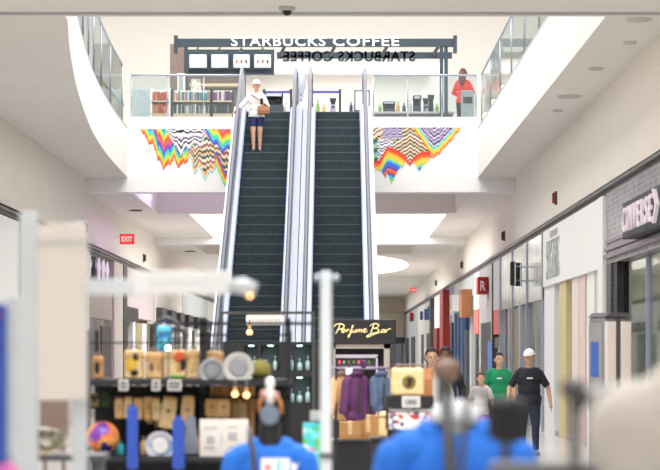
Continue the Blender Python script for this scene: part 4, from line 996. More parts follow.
t = thing('framed_print', 'white print with grey drawings standing below the amber purses', 'picture', (G(226), YG-.25, H(455)))
w = 24*YG/K; b = MB(); b.box(-w,w,0,.02,0,H(418)-H(455),.004); b.build('board', M['cream'], t)
for u, v, a, c in ((-.55,.78,.3,.03),(-.55,.45,.16,.2),(-.6,.25,.2,.05),(-.1,.5,.02,.3),(.35,.55,.18,.22),(.4,.25,.22,.04),(.35,.8,.2,.03)):
    b = MB(); Hh = .235; b.box((u-a)*w, (u+a)*w, -.004, 0, (v-c/2)*Hh, (v+c/2)*Hh); b.build('drawing', M['grey'], t)
b = MB(); b.tube([(0,.02,.15),(0,.12,0)], .008, 6); b.build('strut', M['dark'], t)
t = thing('steel_bowl', 'shiny greenish bowl standing on edge between the grey posts', 'bowl', (G(46,11), 11, H(454,11)))
b = MB(); b.lathe([(.045,.05),(.075,.03),(.10,-.02),(.108,-.05),(.10,-.05),(.07,.015),(.03,.035),(.001,.036)], (0,0,.075), 24, 'y'); o = b.build('bowl', pattern('bowl glaze', [(206,206,196),(120,130,90),(226,226,220),(150,120,90),(190,196,150)], 12, 'noise', .15, .5), t); o.scale = (1.05,1,.62); o.location = (0,0,.02)
b = MB(); b.box(-.3,.3,-.12,.2,-.03,0); b.build('shelf_foot', M['dgrey'], t); b = MB(); b.box(-.28,-.25,-.1,.18,-1.25,-.03); b.box(.25,.28,-.1,.18,-1.25,-.03); b.build('shelf_legs', M['dgrey'], t)
t = thing('wood_panel', 'brown slatted wooden board between the grey posts above the bowl', 'board', (G(54,12), 12, H(455,12)))
b = MB(); b.box(-.075,.075,0,.025,.10,H(400,12)-H(455,12)); b.build('slats', pattern('brown slats', [(150,104,58),(196,150,92),(130,86,46)], 1, 'wave', .6, 0, (13,1,.2)), t)
b = MB(); b.box(-.06,-.04,0,.03,-1.15,.1); b.box(.04,.06,0,.03,-1.15,.1); b.build('legs', M['brown'], t)
t = thing('olive_cap', 'olive green cap hanging beside the whitish disc', 'cap', (G(261), YG-.05, H(379)))
b = MB(); b.ball((0,0,.05), (.07,.07,.075)); b.build('crown', mat('olive cloth', (118,112,52), .9, var=.1, scale=20), t); b = MB(); b.prism([(.07*math.cos(a), -.03-.075*math.sin(a)) for a in [i*math.pi/10 for i in range(11)]], .03, .036); b.build('visor', mat('olive visor', (96,90,44), .9), t); b = MB(); b.box(-.03,.03,-.03,.03,0,.02); b.build('block', M['dark'], t)
for x, y0, y1, w_, m, l in ((92,391,405,9,'tan2','pale cork coaster box with a dark dot beside the grey frame'),(103,392,406,7,'green','narrow green tin beside the pale cork coaster box'),(110,391,404,6,'dgrey','narrow dark tin beside the narrow green tin')):
    t = thing('gift_box', l, 'box', (G(x), YG+.15, H(407)), group=None); W = w_*YG/K; hh = H(y0)-H(y1)
    b = MB(); b.box(-W/2,W/2,-.03,.03,.0,hh,.005); b.build('box_body', M[m], t); b = MB(); b.box(-W/2-.001,W/2+.001,-.031,.031,hh*.72,hh*.8); b.build('lid_line', M['brown'], t)
    b = MB(); b.lathe([(W*.16,-.033),(W*.2,-.031)], (0,0,hh*.42), 12, 'y'); b.build('dot', M['black'], t)
b = MB(); b.box(G(86),G(116),.05,.3,H(409),H(407)); b.build('shelf', M['blackm'], bpy.data.objects['gift_kiosk'], (-bpy.data.objects['gift_kiosk'].location.x,0,0))
for x, w_, hh, m, l in ((120,9,.10,'cyan','small pale blue cup between the globe and the first blue strap'),(144,7,.12,'tan','small cork flask between the first blue strap and the blue-rimmed plate'),(197,6,.16,'tan3','amber cork flask between the tray and the white print')):
    t = thing('small_flask', l, 'flask', (G(x), YG-.02, H(455))); W = w_*YG/K/2
    b = MB(); b.lathe([(W*.8,0),(W,.01),(W,hh*.6),(W*.45,hh*.8)], n=14); b.build('flask_body', M[m], t); b = MB(); b.lathe([(W*.45,hh*.8),(W*.5,hh)], n=12); b.build('stopper', M['brown'], t)
for i_, x in enumerate((150,158,165,210,217,229,236,243)):
    t = thing('hanging_purse', 'slim cork key purse hanging '+('behind the blue-rimmed plate' if x < 170 else 'over the white print' if x < 250 else 'beside the cyan carton'), 'purse', (G(x,YG+.3), YG+.3, H(398,YG+.3)), group='slim key purses '+('plate' if x < 170 else 'print' if x < 250 else 'carton'))
    hh = .14+.02*(i_ % 3); b = MB(); b.box(-.02,.02,-.008,.008,-.03-hh,-.03,.004); b.build('purse_body', [M['tan'],M['tan2'],M['card']][i_ % 3], t); b = MB(); b.tube([(-.01,0,-.03),(0,0,.0),(.01,0,-.03)], .003, 5); b.build('strap', M['black'], t)
# bulbs
for x, y, Yb_, l in ((249.5,332.5,20,'glowing warm bulb below the small pale hanging sign'),(235,394,13,'glowing warm bulb under the whitish disc'),(246.5,395,13,'glowing warm bulb beside the mannequin neck')):
    t = thing('light_bulb', l, 'bulb', (px(x,Yb_), Yb_, pz(y,Yb_)), group='warm bulbs'); r = 3.0*Yb_/K
    b = MB(); b.ball((0,0,0), r, 14, 10); b.build('bulb', M['lamp'], t)
    b = MB(); b.lathe([(r*.5,r*.8),(r*.55,r*2.2),(r*.3,r*2.4)], n=10); b.build('socket', M['tan3'], t)
    b = MB(); b.tube([(0,0,r*2.3),(0,.03,r*4.4)], .006, 6); b.build('cable', M['dark'], t)
# wire baskets
for x, y, rr, l in ((166.5,332,13.5,'wire basket with a tall hoop handle and a glowing blue bag'),(177,338,9.5,'smaller wire basket hoop beside the blue bag')):
    Yw = YG+.3; t = thing('wire_basket', l, 'basket', (px(x,Yw), Yw, zsh+.02)); R = rr*Yw/K; zc = pz(y,Yw)-zsh-.02
    b = MB(); b.tube([(R*math.cos(a), 0, zc+R*math.sin(a)) for a in [i*math.pi/14 for i in range(15)]], .014, 8); b.build('hoop_handle', M['dark'], t)
    b = MB()
    for k in range(5): b.tube([(R*math.cos(a), .08*math.sin(a), zc*(k/4)) for a in [i*2*math.pi/16 for i in range(16)]], .004, 5, closed=True)
    for a in [i*2*math.pi/10 for i in range(10)]: b.tube([(R*math.cos(a), .08*math.sin(a), 0), (R*math.cos(a), .08*math.sin(a), zc)], .004, 5)
    b.build('wire_cage', M['dark'], t)
Yw = YG+.3
t = thing('blue_bag', 'glossy bright blue bag inside the hooped wire basket', 'bag', (px(164.5,Yw), Yw, zsh+.025)); b = MB(); b.box(-.05,.05,-.03,.03,0,pz(326,Yw)-zsh-.025,.01,3); b.build('bag_body', pattern('sky foil', [(40,150,220),(90,200,240),(30,120,200)], 9, 'noise', .25), t); b = MB(); b.tube([(-.03,0,.33),(0,0,.38),(.03,0,.33)], .005, 6); b.build('bag_handle', M['blue'], t)
t = thing('spot_lamp', 'small white spot lamp in front of the blue bag', 'lamp', (px(168,YG-.1), YG-.1, zsh)); b = MB(); b.ball((0,0,pz(348,YG-.1)-zsh), .016); b.build('bulb', mat('cool bulb', (220,236,255), .3, emit=6), t); b = MB(); b.lathe([(.03,0),(.03,.01),(.006,.02),(.006,pz(348,YG)-zsh-.01)], n=10); b.build('stem', M['dark'], t)
# cyan carton and card
t = thing('patterned_carton', 'cyan carton with green and pink pattern beside the mannequin shoulder', 'carton', (px(314,12.5), 12.5, 1.02)); b = MB(); b.box(-.062,.062,0,.10,0,pz(424,12.5)-1.02,.006); b.build('box_body', pattern('carton print', [(70,200,210),(120,220,216),(240,236,230),(90,190,120),(226,130,170),(70,200,210)], 22), t); b = MB(); b.box(-.063,.063,-.002,.102,pz(427,12.5)-1.02,pz(423.5,12.5)-1.02); b.build('lid', M['cyan'], t)
t = thing('price_card', 'grey price card standing on the cyan carton', 'card', (px(317,12.5), 12.52, pz(423.4,12.5))); b = MB(); b.box(-.04,.04,0,.01,.012,.072,.004); b.build('card_face', mat('grey card', (176,178,178), .6), t); b = MB(); b.box(-.01,.01,-.01,.02,0,.014); b.build('foot', M['dark'], t)
t = thing('display_plinth', 'black plinth under the cyan carton', 'plinth', (px(314,12.5), 12.55, 0)); b = MB(); b.box(-.1,.1,-.1,.1,0,1.0,.01); b.build('body', M['blackm'], t); b = MB(); b.box(-.11,.11,-.11,.11,1.0,1.02); b.build('top', M['dark'], t)
# ================================================================== clothes rack and goods by the pole
YR = 20.0
t = thing('clothes_rack', 'black clothes rack with jackets in front of the perfume kiosk', 'rack', (px(360,YR), YR, 0)); g = lambda x: px(x,YR)-px(360,YR)
zr = pz(368,YR)
for x in (336,384): b = MB(); b.tube([(g(x),0,.03),(g(x),0,zr)], .012, 8); b.build('upright', M['blackm'], t); b = MB(); b.tube([(g(x),-.25,.02),(g(x),.25,.02)], .015, 8); b.build('foot', M['blackm'], t)
b = MB(); b.tube([(g(332),0,zr),(g(390),0,zr)], .012, 8); b.build('rail', mat('rack rail', (150,130,160), .4, .4), t)
def jacket(x, w, hh, m, label, lean, mm=None, dy=0.):
    t = thing('hanging_jacket', label, 'jacket', (px(x,YR), YR+dy, zr-.015)); t.rotation_euler = (0,0,.5)
    pr = [('b','e',(0,0,-hh*.5),(w*.40,.07,hh*.46)), ('b','c',(-w*.36,0,-.10),.045,(w*.36,0,-.10),.045), ('b','c',(-w*.40,0,-.12),.05,(-w*.52+lean,-.03,-hh*.85),.04), ('b','c',(w*.40,0,-.12),.05,(w*.5+lean,-.03,-hh*.85),.04), ('b','c',(-w*.30,0,-hh*.95),.045,(w*.30,0,-hh*.95),.045)]
    me = body_mesh(pr, .008, 3); me.materials.append(m); me.name = 'jacket_body'; o = bpy.data.objects.new('jacket_body', me); COL.objects.link(o); o.parent = t
    b = MB(); b.tube([(-.05,0,-.06),(-.04,-.05,-.03),(.04,-.05,-.03),(.05,0,-.06)], .02, 8); b.build('collar', mm or m, t)
    b = MB(); b.tube([(-w*.3,0,-.09),(0,0,-.03),(w*.3,0,-.09)], .008, 6); b.tube([(0,0,-.03),(0,0,.02),(.015,0,.03),(.025,0,.015)], .005, 6); b.build('hanger', M['dark'], t)
    b = MB(); b.box(-.006,.006,-.085,-.06,-hh*.9,-.12); b.build('zip', mm or M['dark'], t)
jacket(355.5, .22, .44, M['purple'], 'purple quilted jacket on the black clothes rack', -.03)
jacket(341, .14, .44, M['tanvest'], 'tan vest half behind the purple jacket on the rack', -.05, M['brown'], .06)
jacket(380, .15, .36, M['denim'], 'blue denim jacket on the clothes rack by the cork satchel', 0, None, .02)
t = thing('ribbon_bow', 'purple ribbon sticking up over the clothes rack rail', 'ribbon', (px(363.5,YR), YR-.03, zr)); b = MB(); b.tube([(0,0,0),(.01,-.01,.05),(-.02,-.01,.07),(-.01,0,.01),(.03,0,.06)], [.02,.025,.02,.018,.012], 8); b.build('ribbon_loop', M['purple'], t)
t = thing('rail_label', 'small white size label clipped on the clothes rack rail', 'label', (px(349,YR), YR-.03, zr)); b = MB(); b.box(-.03,.03,0,.006,-.06,.0); b.build('card', M['white'], t); b = MB(); b.box(-.008,.008,0,.03,-.004,.012); b.build('clip', M['dark'], t)
for x, y0, y1, w, m, l, d in ((347,424,412,16,'card','open brown carton under the tan vest',0),(357,442,425,22,'card','large brown carton under the purple jacket',.1),(384,420,396,10,'tan','upright tan pouch between the denim jacket and the cork satchel',-.2)):
    pass
t = thing('carton_stand', 'black low shelf unit under the clothes rack', 'shelf', (px(360,YR+.45), YR+.45, 0)); b = MB(); b.box(-.3,.3,-.15,.2,.0,.9,.01); b.build('body', M['blackm'], t); b = MB(); b.box(-.31,.31,-.16,.21,.9,.92); b.build('top', M['dark'], t)
for x, w, hh, z, dy, l in ((350,.20,.16,.92,.42,'brown carton on the low black shelf below the tan vest'),(368,.22,.22,.92,.45,'taller brown carton on the low black shelf below the purple jacket')):
    t = thing('carton', l, 'carton', (px(x,YR+dy), YR+dy, z), group='brown cartons'); b = MB(); b.box(-w/2,w/2,-.1,.1,0,hh); b.build('box_body', M['card'], t); b = MB(); b.box(-.02,.02,-.102,.102,hh*.3,hh+.002); b.build('tape', M['tan2'], t)
# cork satchel on its stack
YB = 16.0; B_ = lambda x: px(x,YB)-px(411,YB); ZB = lambda y: pz(y,YB)
t = thing('satchel_stand', 'black display stand carrying the cork satchel and printed bag', 'stand', (px(411,YB), YB, 0))
b = MB(); b.box(-.17,.16,.02,.22,0,ZB(430)); b.build('body', M['blackm'], t); b = MB(); b.box(-.18,.165,-.01,.23,ZB(408),ZB(396)); b.build('shelf_band', M['blackm'], t)
b = MB(); b.box(-.18,-.16,.18,.22,ZB(430),ZB(408)); b.build('upright', M['blackm'], t); b = MB(); b.box(.14,.16,.18,.22,ZB(430),ZB(408)); b.build('upright', M['blackm'], t)
t = thing('cork_satchel', 'big cork satchel with a dark round emblem on top of the black stand', 'bag', (px(411,YB), YB, ZB(396)))
hh = ZB(368)-ZB(396); b = MB(); b.box(B_(391),B_(424),0,.1,0,hh,.025,3); b.build('flap_front', M['tan2'], t)
b = MB(); b.prism([(.02,0),(.16,0),(.16,hh*.7),(.12,hh*.95),(.05,hh*.98),(.02,hh*.6)], B_(418), B_(433), 'x'); b.build('side_gusset', mat('brown gusset', (170,110,66), .6, var=.1), t)
b = MB(); b.lathe([(.045,-.002),(.05,-.006),(.04,-.010)], (B_(409),0,hh*.5), 24, 'y'); b.build('emblem', mat('emblem olive', (120,104,50), .6), t)
b = MB(); b.tube([(B_(409)-.012,-.012,hh*.58),(B_(409)+.015,-.012,hh*.62),(B_(409)+.004,-.012,hh*.45),(B_(409)-.008,-.012,hh*.34)], [.014,.016,.013,.006], 8); b.build('emblem_mark', M['black'], t)
b = MB(); b.tube([(B_(393),.06,hh*.9),(B_(396),.06,hh+.02),(B_(424),.06,hh+.02),(B_(430),.06,hh*.9)], .008, 6); b.build('bag_handle', M['brown'], t)
t = thing('price_card', 'pale framed card on the black band under the cork satchel', 'card', (px(411,YB), YB-.025, ZB(407.5))); b = MB(); w = .065; b.box(-w,w,0,.012,0,ZB(396)-ZB(407.5)); b.build('frame', M['cream'], t); b = MB(); b.box(-w+.008,w-.008,-.002,0,.008,.076); b.build('card_face', mat('card grey', (196,198,200), .6), t)
b = MB(); b.mesh(text_mesh('LRG', .075, .034, .003, .03)); o = b.build('lettering', M['dgrey'], t); o.rotation_euler = (math.pi/2,0,0); o.location = (-.038,-.002,.024)
t = thing('printed_bag', 'white bag with red and blue print under the black band of the satchel stand', 'bag', (px(411,YB), YB+.04, ZB(430))); b = MB(); b.box(B_(389),B_(432),-.04,.12,0,ZB(408.5)-ZB(430),.02,3); b.build('bag_body', pattern('confetti print', [(238,236,236),(190,60,66),(240,238,238),(70,80,120),(226,222,226),(150,150,176),(240,236,234)], 38), t); b = MB(); b.box(B_(389)-.003,B_(432)+.003,-.045,.125,.13,.14); b.build('zip', M['dgrey'], t)
t = thing('tan_pouch', 'tall tan pouch standing between the denim jacket and the printed bag', 'pouch', (px(384,17.5), 17.5, 1.05)); b = MB(); b.box(-.04,.04,-.03,.03,0,.2,.015,3); b.build('pouch_body', M['tan2'], t); b = MB(); b.box(-.041,.041,-.031,.031,.15,.165); b.build('band', M['brown'], t); 
t = thing('display_plinth', 'black plinth under the tall tan pouch', 'plinth', (px(384,17.5), 17.5, 0)); b = MB(); b.box(-.1,.08,-.1,.1,0,1.03,.01); b.build('body', M['blackm'], t); b = MB(); b.box(-.11,.09,-.11,.11,1.03,1.05); b.build('top', M['dark'], t)
# ================================================================== near things, out of focus
Y = 9.5; t = thing('steel_pole', 'tall pale steel pole with a small cross bar at its tip', 'pole', (px(326,Y), Y, 0)); r = 5.6*Y/K
b = MB(); b.lathe([(.12,0),(.12,.015),(r,.03),(r,pz(273,Y)),(r*.7,pz(271,Y))], n=18); b.build('shaft', M['lgrey'], t)
b = MB(); zz = pz(278,Y); b.tube([(-9*Y/K,0,zz),(10*Y/K,0,zz)], .011, 8); b.ball((-9*Y/K,0,zz), .016); b.ball((10*Y/K,0,zz), .016); b.build('cross_bar', M['steel'], t)
b = MB(); b.lathe([(r*1.35,pz(457,Y)),(r*1.35,pz(453,Y))], n=16); b.build('clamp', M['black'], t)
Y = 8.0; q = lambda x: px(x,Y); z_ = lambda y: pz(y,Y)
t = thing('sign_stand', 'large pale grey sign frame on posts with a long white header arm', 'display stand', (q(52), Y, 0)); o0 = q(52)
for xa, xb, yt in ((19,37,212),(71,86,222)): b = MB(); b.box(q(xa)-o0,q(xb)-o0,0 if xa < 40 else .03,.035 if xa < 40 else .06,0,z_(yt),.004); b.build('post', M['lgrey'], t)
b = MB(); b.box(q(37)-o0,q(86)-o0,.005,.025,z_(400),z_(224),.002); b.build('panel', mat('panel face', (208,202,194), .6, var=.02), t)
b = MB(); b.box(q(37)-o0,q(86)-o0,-.006,.0,z_(240)-.004,z_(240)); b.build('panel_line', M['grey'], t)
b = MB(); b.box(q(86)-o0,q(135)-o0,0,.03,z_(295),z_(279),.003); b.build('arm', mat('arm grey', (200,205,210), .5), t)
b = MB(); b.box(q(133)-o0,q(230)-o0,-.008,.03,z_(294),z_(271),.004); b.build('header_board', mat('header white', (226,226,226), .5), t)
for k in range(8): b = MB(); xx = q(152+k*7.5)-o0; b.box(xx, xx+.008, -.010, -.008, z_(286), z_(279+(k % 3))); b.build('print', M['lgrey'], t)
b = MB(); b.tube([(q(228)-o0,.01,z_(286)),(q(243)-o0,.01,z_(286)),(q(256)-o0,.01,z_(290))], [.022,.032,.026], 12); b.build('lamp_head', M['lgrey'], t)
b = MB(); b.ball((q(250)-o0,-.016,z_(296)), .008, 10, 8); b.build('lamp_bulb', M['lamp'], t)
b = MB(); b.box(q(19)-o0,q(86)-o0,-.15,.2,0,.02); b.build('foot', M['grey'], t)
Y = 6.5; t = thing('blue_banner', 'blue vertical banner on a pale grey upright at the very edge', 'banner', (px(4,Y), Y, 0))
b = MB(); b.box(-.021,.008,-.02,0,.9,pz(304,Y)); b.build('banner_strip', M['blue'], t); b = MB(); b.box(.010,.044,0,.03,0,pz(296,Y),.003); b.build('upright', mat('upright grey', (196,202,206), .5), t)
b = MB(); b.ball((-.02,-.025,pz(316,Y)), (.012,.006,.012)); b.build('red_dot', M['red'], t); b = MB(); b.box(-.1,.1,-.1,.1,0,.02); b.build('foot', M['grey'], t)
t = thing('pink_pouch', 'bright pink pouch at the lower corner below the blue banner', 'pouch', (px(8,4.6), 4.6, 1.36)); b = MB(); b.ball((0,0,.06), (.032,.03,.052)); b.build('pouch_body', M['pink'], t); b = MB(); b.tube([(-.012,0,.10),(0,0,.125),(.012,0,.10)], .004, 6); b.build('loop', M['dark'], t)
t = thing('display_plinth', 'pale grey plinth under the bright pink pouch', 'plinth', (px(8,4.6), 4.6, 0)); b = MB(); b.box(-.05,.03,-.05,.05,0,1.34,.005); b.build('body', M['lgrey'], t); b = MB(); b.box(-.055,.035,-.055,.055,1.34,1.366); b.build('top', M['grey'], t)
def mannequin(label, X, Y, zsh, width, shirt, neck_m, nk, extra):
    """torso form on a stand: zsh = shoulder height, width = shoulder width"""
    t = thing('torso_mannequin', label, 'mannequin', (X, Y, 0)); s = width/.46
    P = lambda x, y, z: (x*s, y*s, zsh+(z-1.42)*s)
    R = lambda r: r*s
    pr = [('torso','e',P(0,0,1.08),(R(.15),R(.105),R(.22))), ('torso','e',P(0,0,1.27),(R(.18),R(.12),R(.2))), ('torso','e',P(0,0,.93),(R(.17),R(.115),R(.15))),
          ('torso','c',P(-.145,0,1.375),R(.07),P(.145,0,1.375),R(.07)), ('torso','c',P(-.08,.0,1.425),R(.055),P(.08,.0,1.425),R(.055)), ('neck','c',P(0,0,1.44),R(.066),P(0,0,nk),R(.062)),
          ('arm','c',P(-.185,0,1.355),R(.066),P(-.235,-.01,1.14),R(.055)), ('arm','c',P(.185,0,1.355),R(.066),P(.235,-.01,1.14),R(.055))]
    me = body_mesh(pr, .008, 4); c, lab, tt = classify(me, pr); L = lab.astype(str)
    me.materials.append(neck_m); me.name = 'form'; o = bpy.data.objects.new('form', me); COL.objects.link(o); o.parent = t
    garment(me, (L != 'neck') & (c[:,2] < zsh+.075*s) | ((L == 'neck') & (c[:,2] < zsh+.0*s)), .014*s, 'shirt', shirt, t)
    b = MB(); zb = P(0,0,.85)[2]; b.lathe([(.18,0),(.18,.02),(.02,.04),(.02,zb)], n=16); b.build('stand', M['dark'], t)
    extra(t, P, R)
    return t
Y = 10.6; X0 = px(270,Y)
def ex1(t, P, R):
    z = pz(415,Y); r = 9.6*Y/K
    b = MB(); b.lathe([(r*.9,.0),(r,-.01),(r*.9,-.02)], (0,-.055,z), 24, 'y'); b.build('neck_plate', M['slate'], t)
    b = MB(); b.tube([(-.052,0,pz(412,Y)),(-.05,0,pz(402,Y)),(-.02,0,pz(394,Y)),(.015,0,pz(394,Y)),(.05,0,pz(402,Y)),(.055,0,pz(414,Y))], .010, 8); b.build('wooden_hoop', mat('hoop wood', (186,126,70), .6), t)
    b = MB(); b.lathe([(.02,pz(404,Y)),(.016,pz(396,Y)),(.024,pz(392,Y)),(.014,pz(388,Y)),(.022,pz(383,Y)),(.018,pz(379,Y)),(.006,pz(377,Y))], n=14); b.build('finial', M['white'], t)
    b = MB(); b.ball((-.03,0,pz(394,Y)), (.018,.015,.022)); b.build('rosy_trim', mat('rosy trim', (206,150,140), .5), t); b = MB(); b.ball((.03,0,pz(396,Y)), (.015,.015,.02)); b.build('rosy_trim', mat('rosy trim', (206,150,140), .5), t)
    b = MB(); zz = pz(470,Y); b.tube([(px(250,Y)-X0,-.085,pz(428,Y)),(px(251,Y)-X0,-.14,pz(436,Y)),(px(254,Y)-X0,-.155,pz(450,Y)),(px(258,Y)-X0,-.16,1.0)], .013, 8); b.build('shoulder_strap', M['dgrey'], t)
    b = MB(); b.box(px(262,Y)-X0, px(290,Y)-X0, -.142, -.136, pz(486,Y), pz(457,Y)); b.build('shirt_print', M['white'], t)
    b = MB(); b.lathe([(.013,-.148),(.015,-.143)], (px(269,Y)-X0,0,pz(466,Y)), 14, 'y'); b.build('red_mark', mat('coral', (206,110,110), .6), t)
    b = MB(); b.box(px(278,Y)-X0, px(281,Y)-X0, -.147, -.143, pz(480,Y), pz(459,Y)); b.build('blue_mark', M['cyan'], t)
    b = MB(); b.prism([(px(292,Y)-X0,pz(470,Y)),(px(292,Y)-X0,pz(460,Y)),(px(297,Y)-X0,pz(464,Y)),(px(300,Y)-X0,pz(459,Y)),(px(296,Y)-X0,pz(470,Y))], -.148, -.136, 'y'); b.build('white_mark', M['white'], t)
mannequin('torso mannequin in a blue shirt with a black neck and a slate neck plate', X0, Y, pz(450,Y), .40, M['shirtblue'], M['black'], 1.56, ex1)
Y2 = 7.6; X2 = px(456,Y2)
def ex2(t, P, R):
    z = lambda y: pz(y,Y2)
    b = MB(); b.tube([(-.005,0,z(422)),(-.005,0,z(412)),(-.008,0,z(400))], [.095,.085,.05], 16); b.build('white_collar', mat('grey white collar', (206,210,216), .8), t)
    b = MB(); b.tube([(px(445,Y2)-X2,0,z(408)),(px(445,Y2)-X2,0,z(380))], .028, 12); b.build('neck_rod', M['dgrey'], t)
    b = MB(); b.ball((px(446,Y2)-X2,0,z(371)), (.047,.045,.043)); b.ball((px(455,Y2)-X2,-.01,z(366)), (.017,.02,.02)); b.build('wooden_knob', mat('knob wood', (122,98,82), .6), t)
    b = MB(); b.tube([(px(445,Y2)-X2,-.06,z(396)),(px(446,Y2)-X2,-.13,z(425)),(px(447,Y2)-X2,-.18,z(445)),(px(449,Y2)-X2,-.19,1.0)], .019, 8); b.build('shoulder_strap', M['dgrey'], t)
mannequin('much blurred torso mannequin in a blue shirt with a brown wooden knob head', X2, Y2, pz(440,Y2), .49, M['shirtblue'], M['lgrey'], 1.47, ex2)
# black bag hanging by the blurred mannequin
Y = 5.6; t = thing('shoulder_bag', 'black shoulder bag hanging on a rod beside the blurred blue mannequin', 'bag', (px(508,Y), Y, pz(400,Y)))
b = MB(); w = 21*Y/K; b.box(-w*.95,w*.9,-.03,.05,-.11,0,.03,4); b.build('bag_body', M['blackm'], t)
b = MB(); b.ball((0,.005,-.02),(w*1.05,.05,.03)); b.build('flap', M['blackm'], t)
b = MB(); b.tube([(-w*.9,0,0),(-w*1.4,0,.03),(-w*1.9,0,0.02),(-w*2.2,0.05,-.2)], .008, 8); b.build('strap', M['dgrey'], t)
b = MB(); b.tube([(0,.07,.0),(0,.07,-pz(400,Y)+.02)], .012, 8); b.lathe([(.13,-pz(400,Y)),(.13,-pz(400,Y)+.02)], (0,.07,0), 14); b.build('stand_rod', M['dark'], t)
Y = 4.8; t = thing('black_stand', 'black post stand with a wide head before the pale grey sack', 'stand', (px(575,Y), Y, 0))
b = MB(); b.lathe([(.1,0),(.1,.02),(.014,.03),(.013,pz(396,Y))], n=14); b.build('post', M['dgrey'], t)
b = MB(); b.tube([(-.03,0,pz(384,Y)),(.0,0,pz(390,Y)),(.012,0,pz(398,Y)),(.0,0,pz(410,Y))], [.012,.028,.024,.014], 12); b.build('head', M['dgrey'], t)
b = MB(); b.box(px(490,Y)-px(575,Y), px(600,Y)-px(575,Y), -.05, .06, pz(480,Y), pz(463,Y), .01); b.build('tray', M['dgrey'], t)
b = MB(); b.tube([(0,0,pz(402,Y)),(.03,0,pz(396,Y)),(.06,0,pz(390,Y)),(.1,0,pz(388,Y))], .012, 8); b.build('side_arm', M['grey'], t)
Y = 4.3; X3 = px(642,Y); t = thing('cloth_sack', 'large pale grey cloth sack close by at the lower corner', 'sack', (X3, Y, 1.32)); zz = lambda y: pz(y,Y)-1.32
me = body_mesh([('b','e',(.0,0,zz(440)),(.10,.09,.12)), ('b','e',(-.035,-.01,zz(430)),(.07,.07,.085)), ('b','e',(.05,0,zz(420)),(.075,.07,.10)), ('b','e',(.0,0,.04),(.12,.1,.05)), ('b','c',(.03,0,zz(400)),.035,(.05,0,zz(378)),.03)], .006, 5)
me.materials.append(mat('sack cloth', (190,184,178), .9, var=.05, scale=14, bump=.4)); o = bpy.data.objects.new('sack_body', me); COL.objects.link(o); o.parent = t
b = MB(); b.tube([(.045+.036*math.cos(a),.036*math.sin(a),zz(388)) for a in [i*2*math.pi/12 for i in range(12)]], .007, 6, closed=True); b.build('drawstring', M['grey'], t)
t = thing('sack_counter', 'grey counter under the pale cloth sack', 'counter', (X3, Y, 0)); b = MB(); b.box(-.17,.2,-.12,.14,0,1.29,.01); b.build('body', mat('counter grey', (176,174,172), .6), t); b = MB(); b.box(-.18,.21,-.13,.15,1.29,1.32); b.build('top', M['grey'], t)
# ================================================================== PEOPLE
W = M['white']; navy = mat('navy shorts', (44,54,104), .85, var=.1, scale=14, bump=.2); jean = mat('dark jeans', (44,52,72), .85, var=.15, scale=20, bump=.2)
blk = mat('black jersey', (40,44,52), .85, var=.1, scale=12); grn = mat('green jersey', (24,146,96), .85, var=.08, scale=12)
YW = 50.98; zst = ZF-.2309*5
person('person', 'person in a white top and navy shorts riding down the escalator, hand on the rail', (px(256.5,YW), YW, zst), 1.66, M['skin'],
    [('shirt',mat('white blouse',(244,238,236),.85,var=.02),.88,1.1,.55),('trousers',navy,.66,1.0),('shoes',M['dgrey']),('cap',mat('pale cap',(240,234,226),.8))], hair='short', hair_m=M['hairb'], female=True,
    armA=((-.36,-.02,1.16),(-.50,-.16,1.02)), armB=((.27,.0,1.14),(.16,-.20,1.18)), footA=(-.07,-.05), footB=(.08,.02), turn=.25, torso=1.08)
t = thing('handbag', 'tan brown crossbody handbag worn by the person on the escalator', 'handbag', (px(256.5,YW)+.17, YW-.17, zst+.88))
b = MB(); b.box(-.14,.14,-.05,.05,0,.19,.04,3); b.build('bag_body', mat('tan leather', (176,120,84), .5, var=.08), t); b = MB(); b.box(-.135,.135,-.058,-.04,.08,.185,.02); b.build('flap', mat('tan leather flap', (196,140,104), .5), t)
b = MB(); b.tube([(.12,0,.17),(-.03,-.02,.28),(-.16,-.01,.38),(-.29,.10,.47),(-.31,.2,.46)], .013, 8); b.build('strap', mat('strap leather', (150,96,70), .5), t)
t = thing('phone', 'dark phone held by the person riding the escalator', 'phone', (px(256.5,YW)+.13, YW-.30, zst+1.10)); b = MB(); b.box(-.035,.035,-.005,.005,0,.14,.004); b.build('case', M['black'], t); b = MB(); b.box(-.03,.03,.005,.007,.01,.13); b.build('screen', M['slate'], t)
YP = 58.25
person('person', 'person with long brown hair in a red jacket behind the glass upstairs', (px(463,YP), YP, ZF), 1.72, M['skin'],
    [('shirt',mat('red coat',(226,56,52),.8,var=.06,scale=14),.86,1.1,.92),('trousers',M['black'],.1,.95),('shoes',M['black'])], rz=math.pi-.25, hair='long', hair_m=M['hairbr'], female=True, armA=((-.27,-.05,1.14),(-.16,-.2,1.1)), armB=((.27,-.05,1.14),(.16,-.2,1.08)))
YM = 37.4
person('person', 'person in a white cap, black T-shirt and dark jeans walking by the shops', (px(529,YM), YM, 0), 1.76, M['skin'],
    [('shirt',blk,.84,.85),('trousers',jean,.1,.96),('shoes',mat('tan shoes',(150,132,116),.7)),('cap',W),('badge',W,1.02)], hair='short', hair_m=M['hair'], torso=1.2, armA=((-.33,.03,1.13),(-.36,-.06,.88)), armB=((.33,.03,1.13),(.36,-.04,.88)), footA=(-.11,.14), footB=(.10,-.2), kneeB=(.1,-.13,.5), turn=-.3)
YGp = 40.0
person('person', 'person with dark hair in a green T-shirt behind the child', (px(499,YGp), YGp, 0), 1.72, M['skin'],
    [('shirt',grn,.86,.8),('trousers',M['blackm'],.1,.96),('shoes',M['black']),('badge',W,.96)], hair='short', hair_m=M['hair'], torso=1.1, footA=(-.1,-.1), footB=(.1,.12), turn=.2)
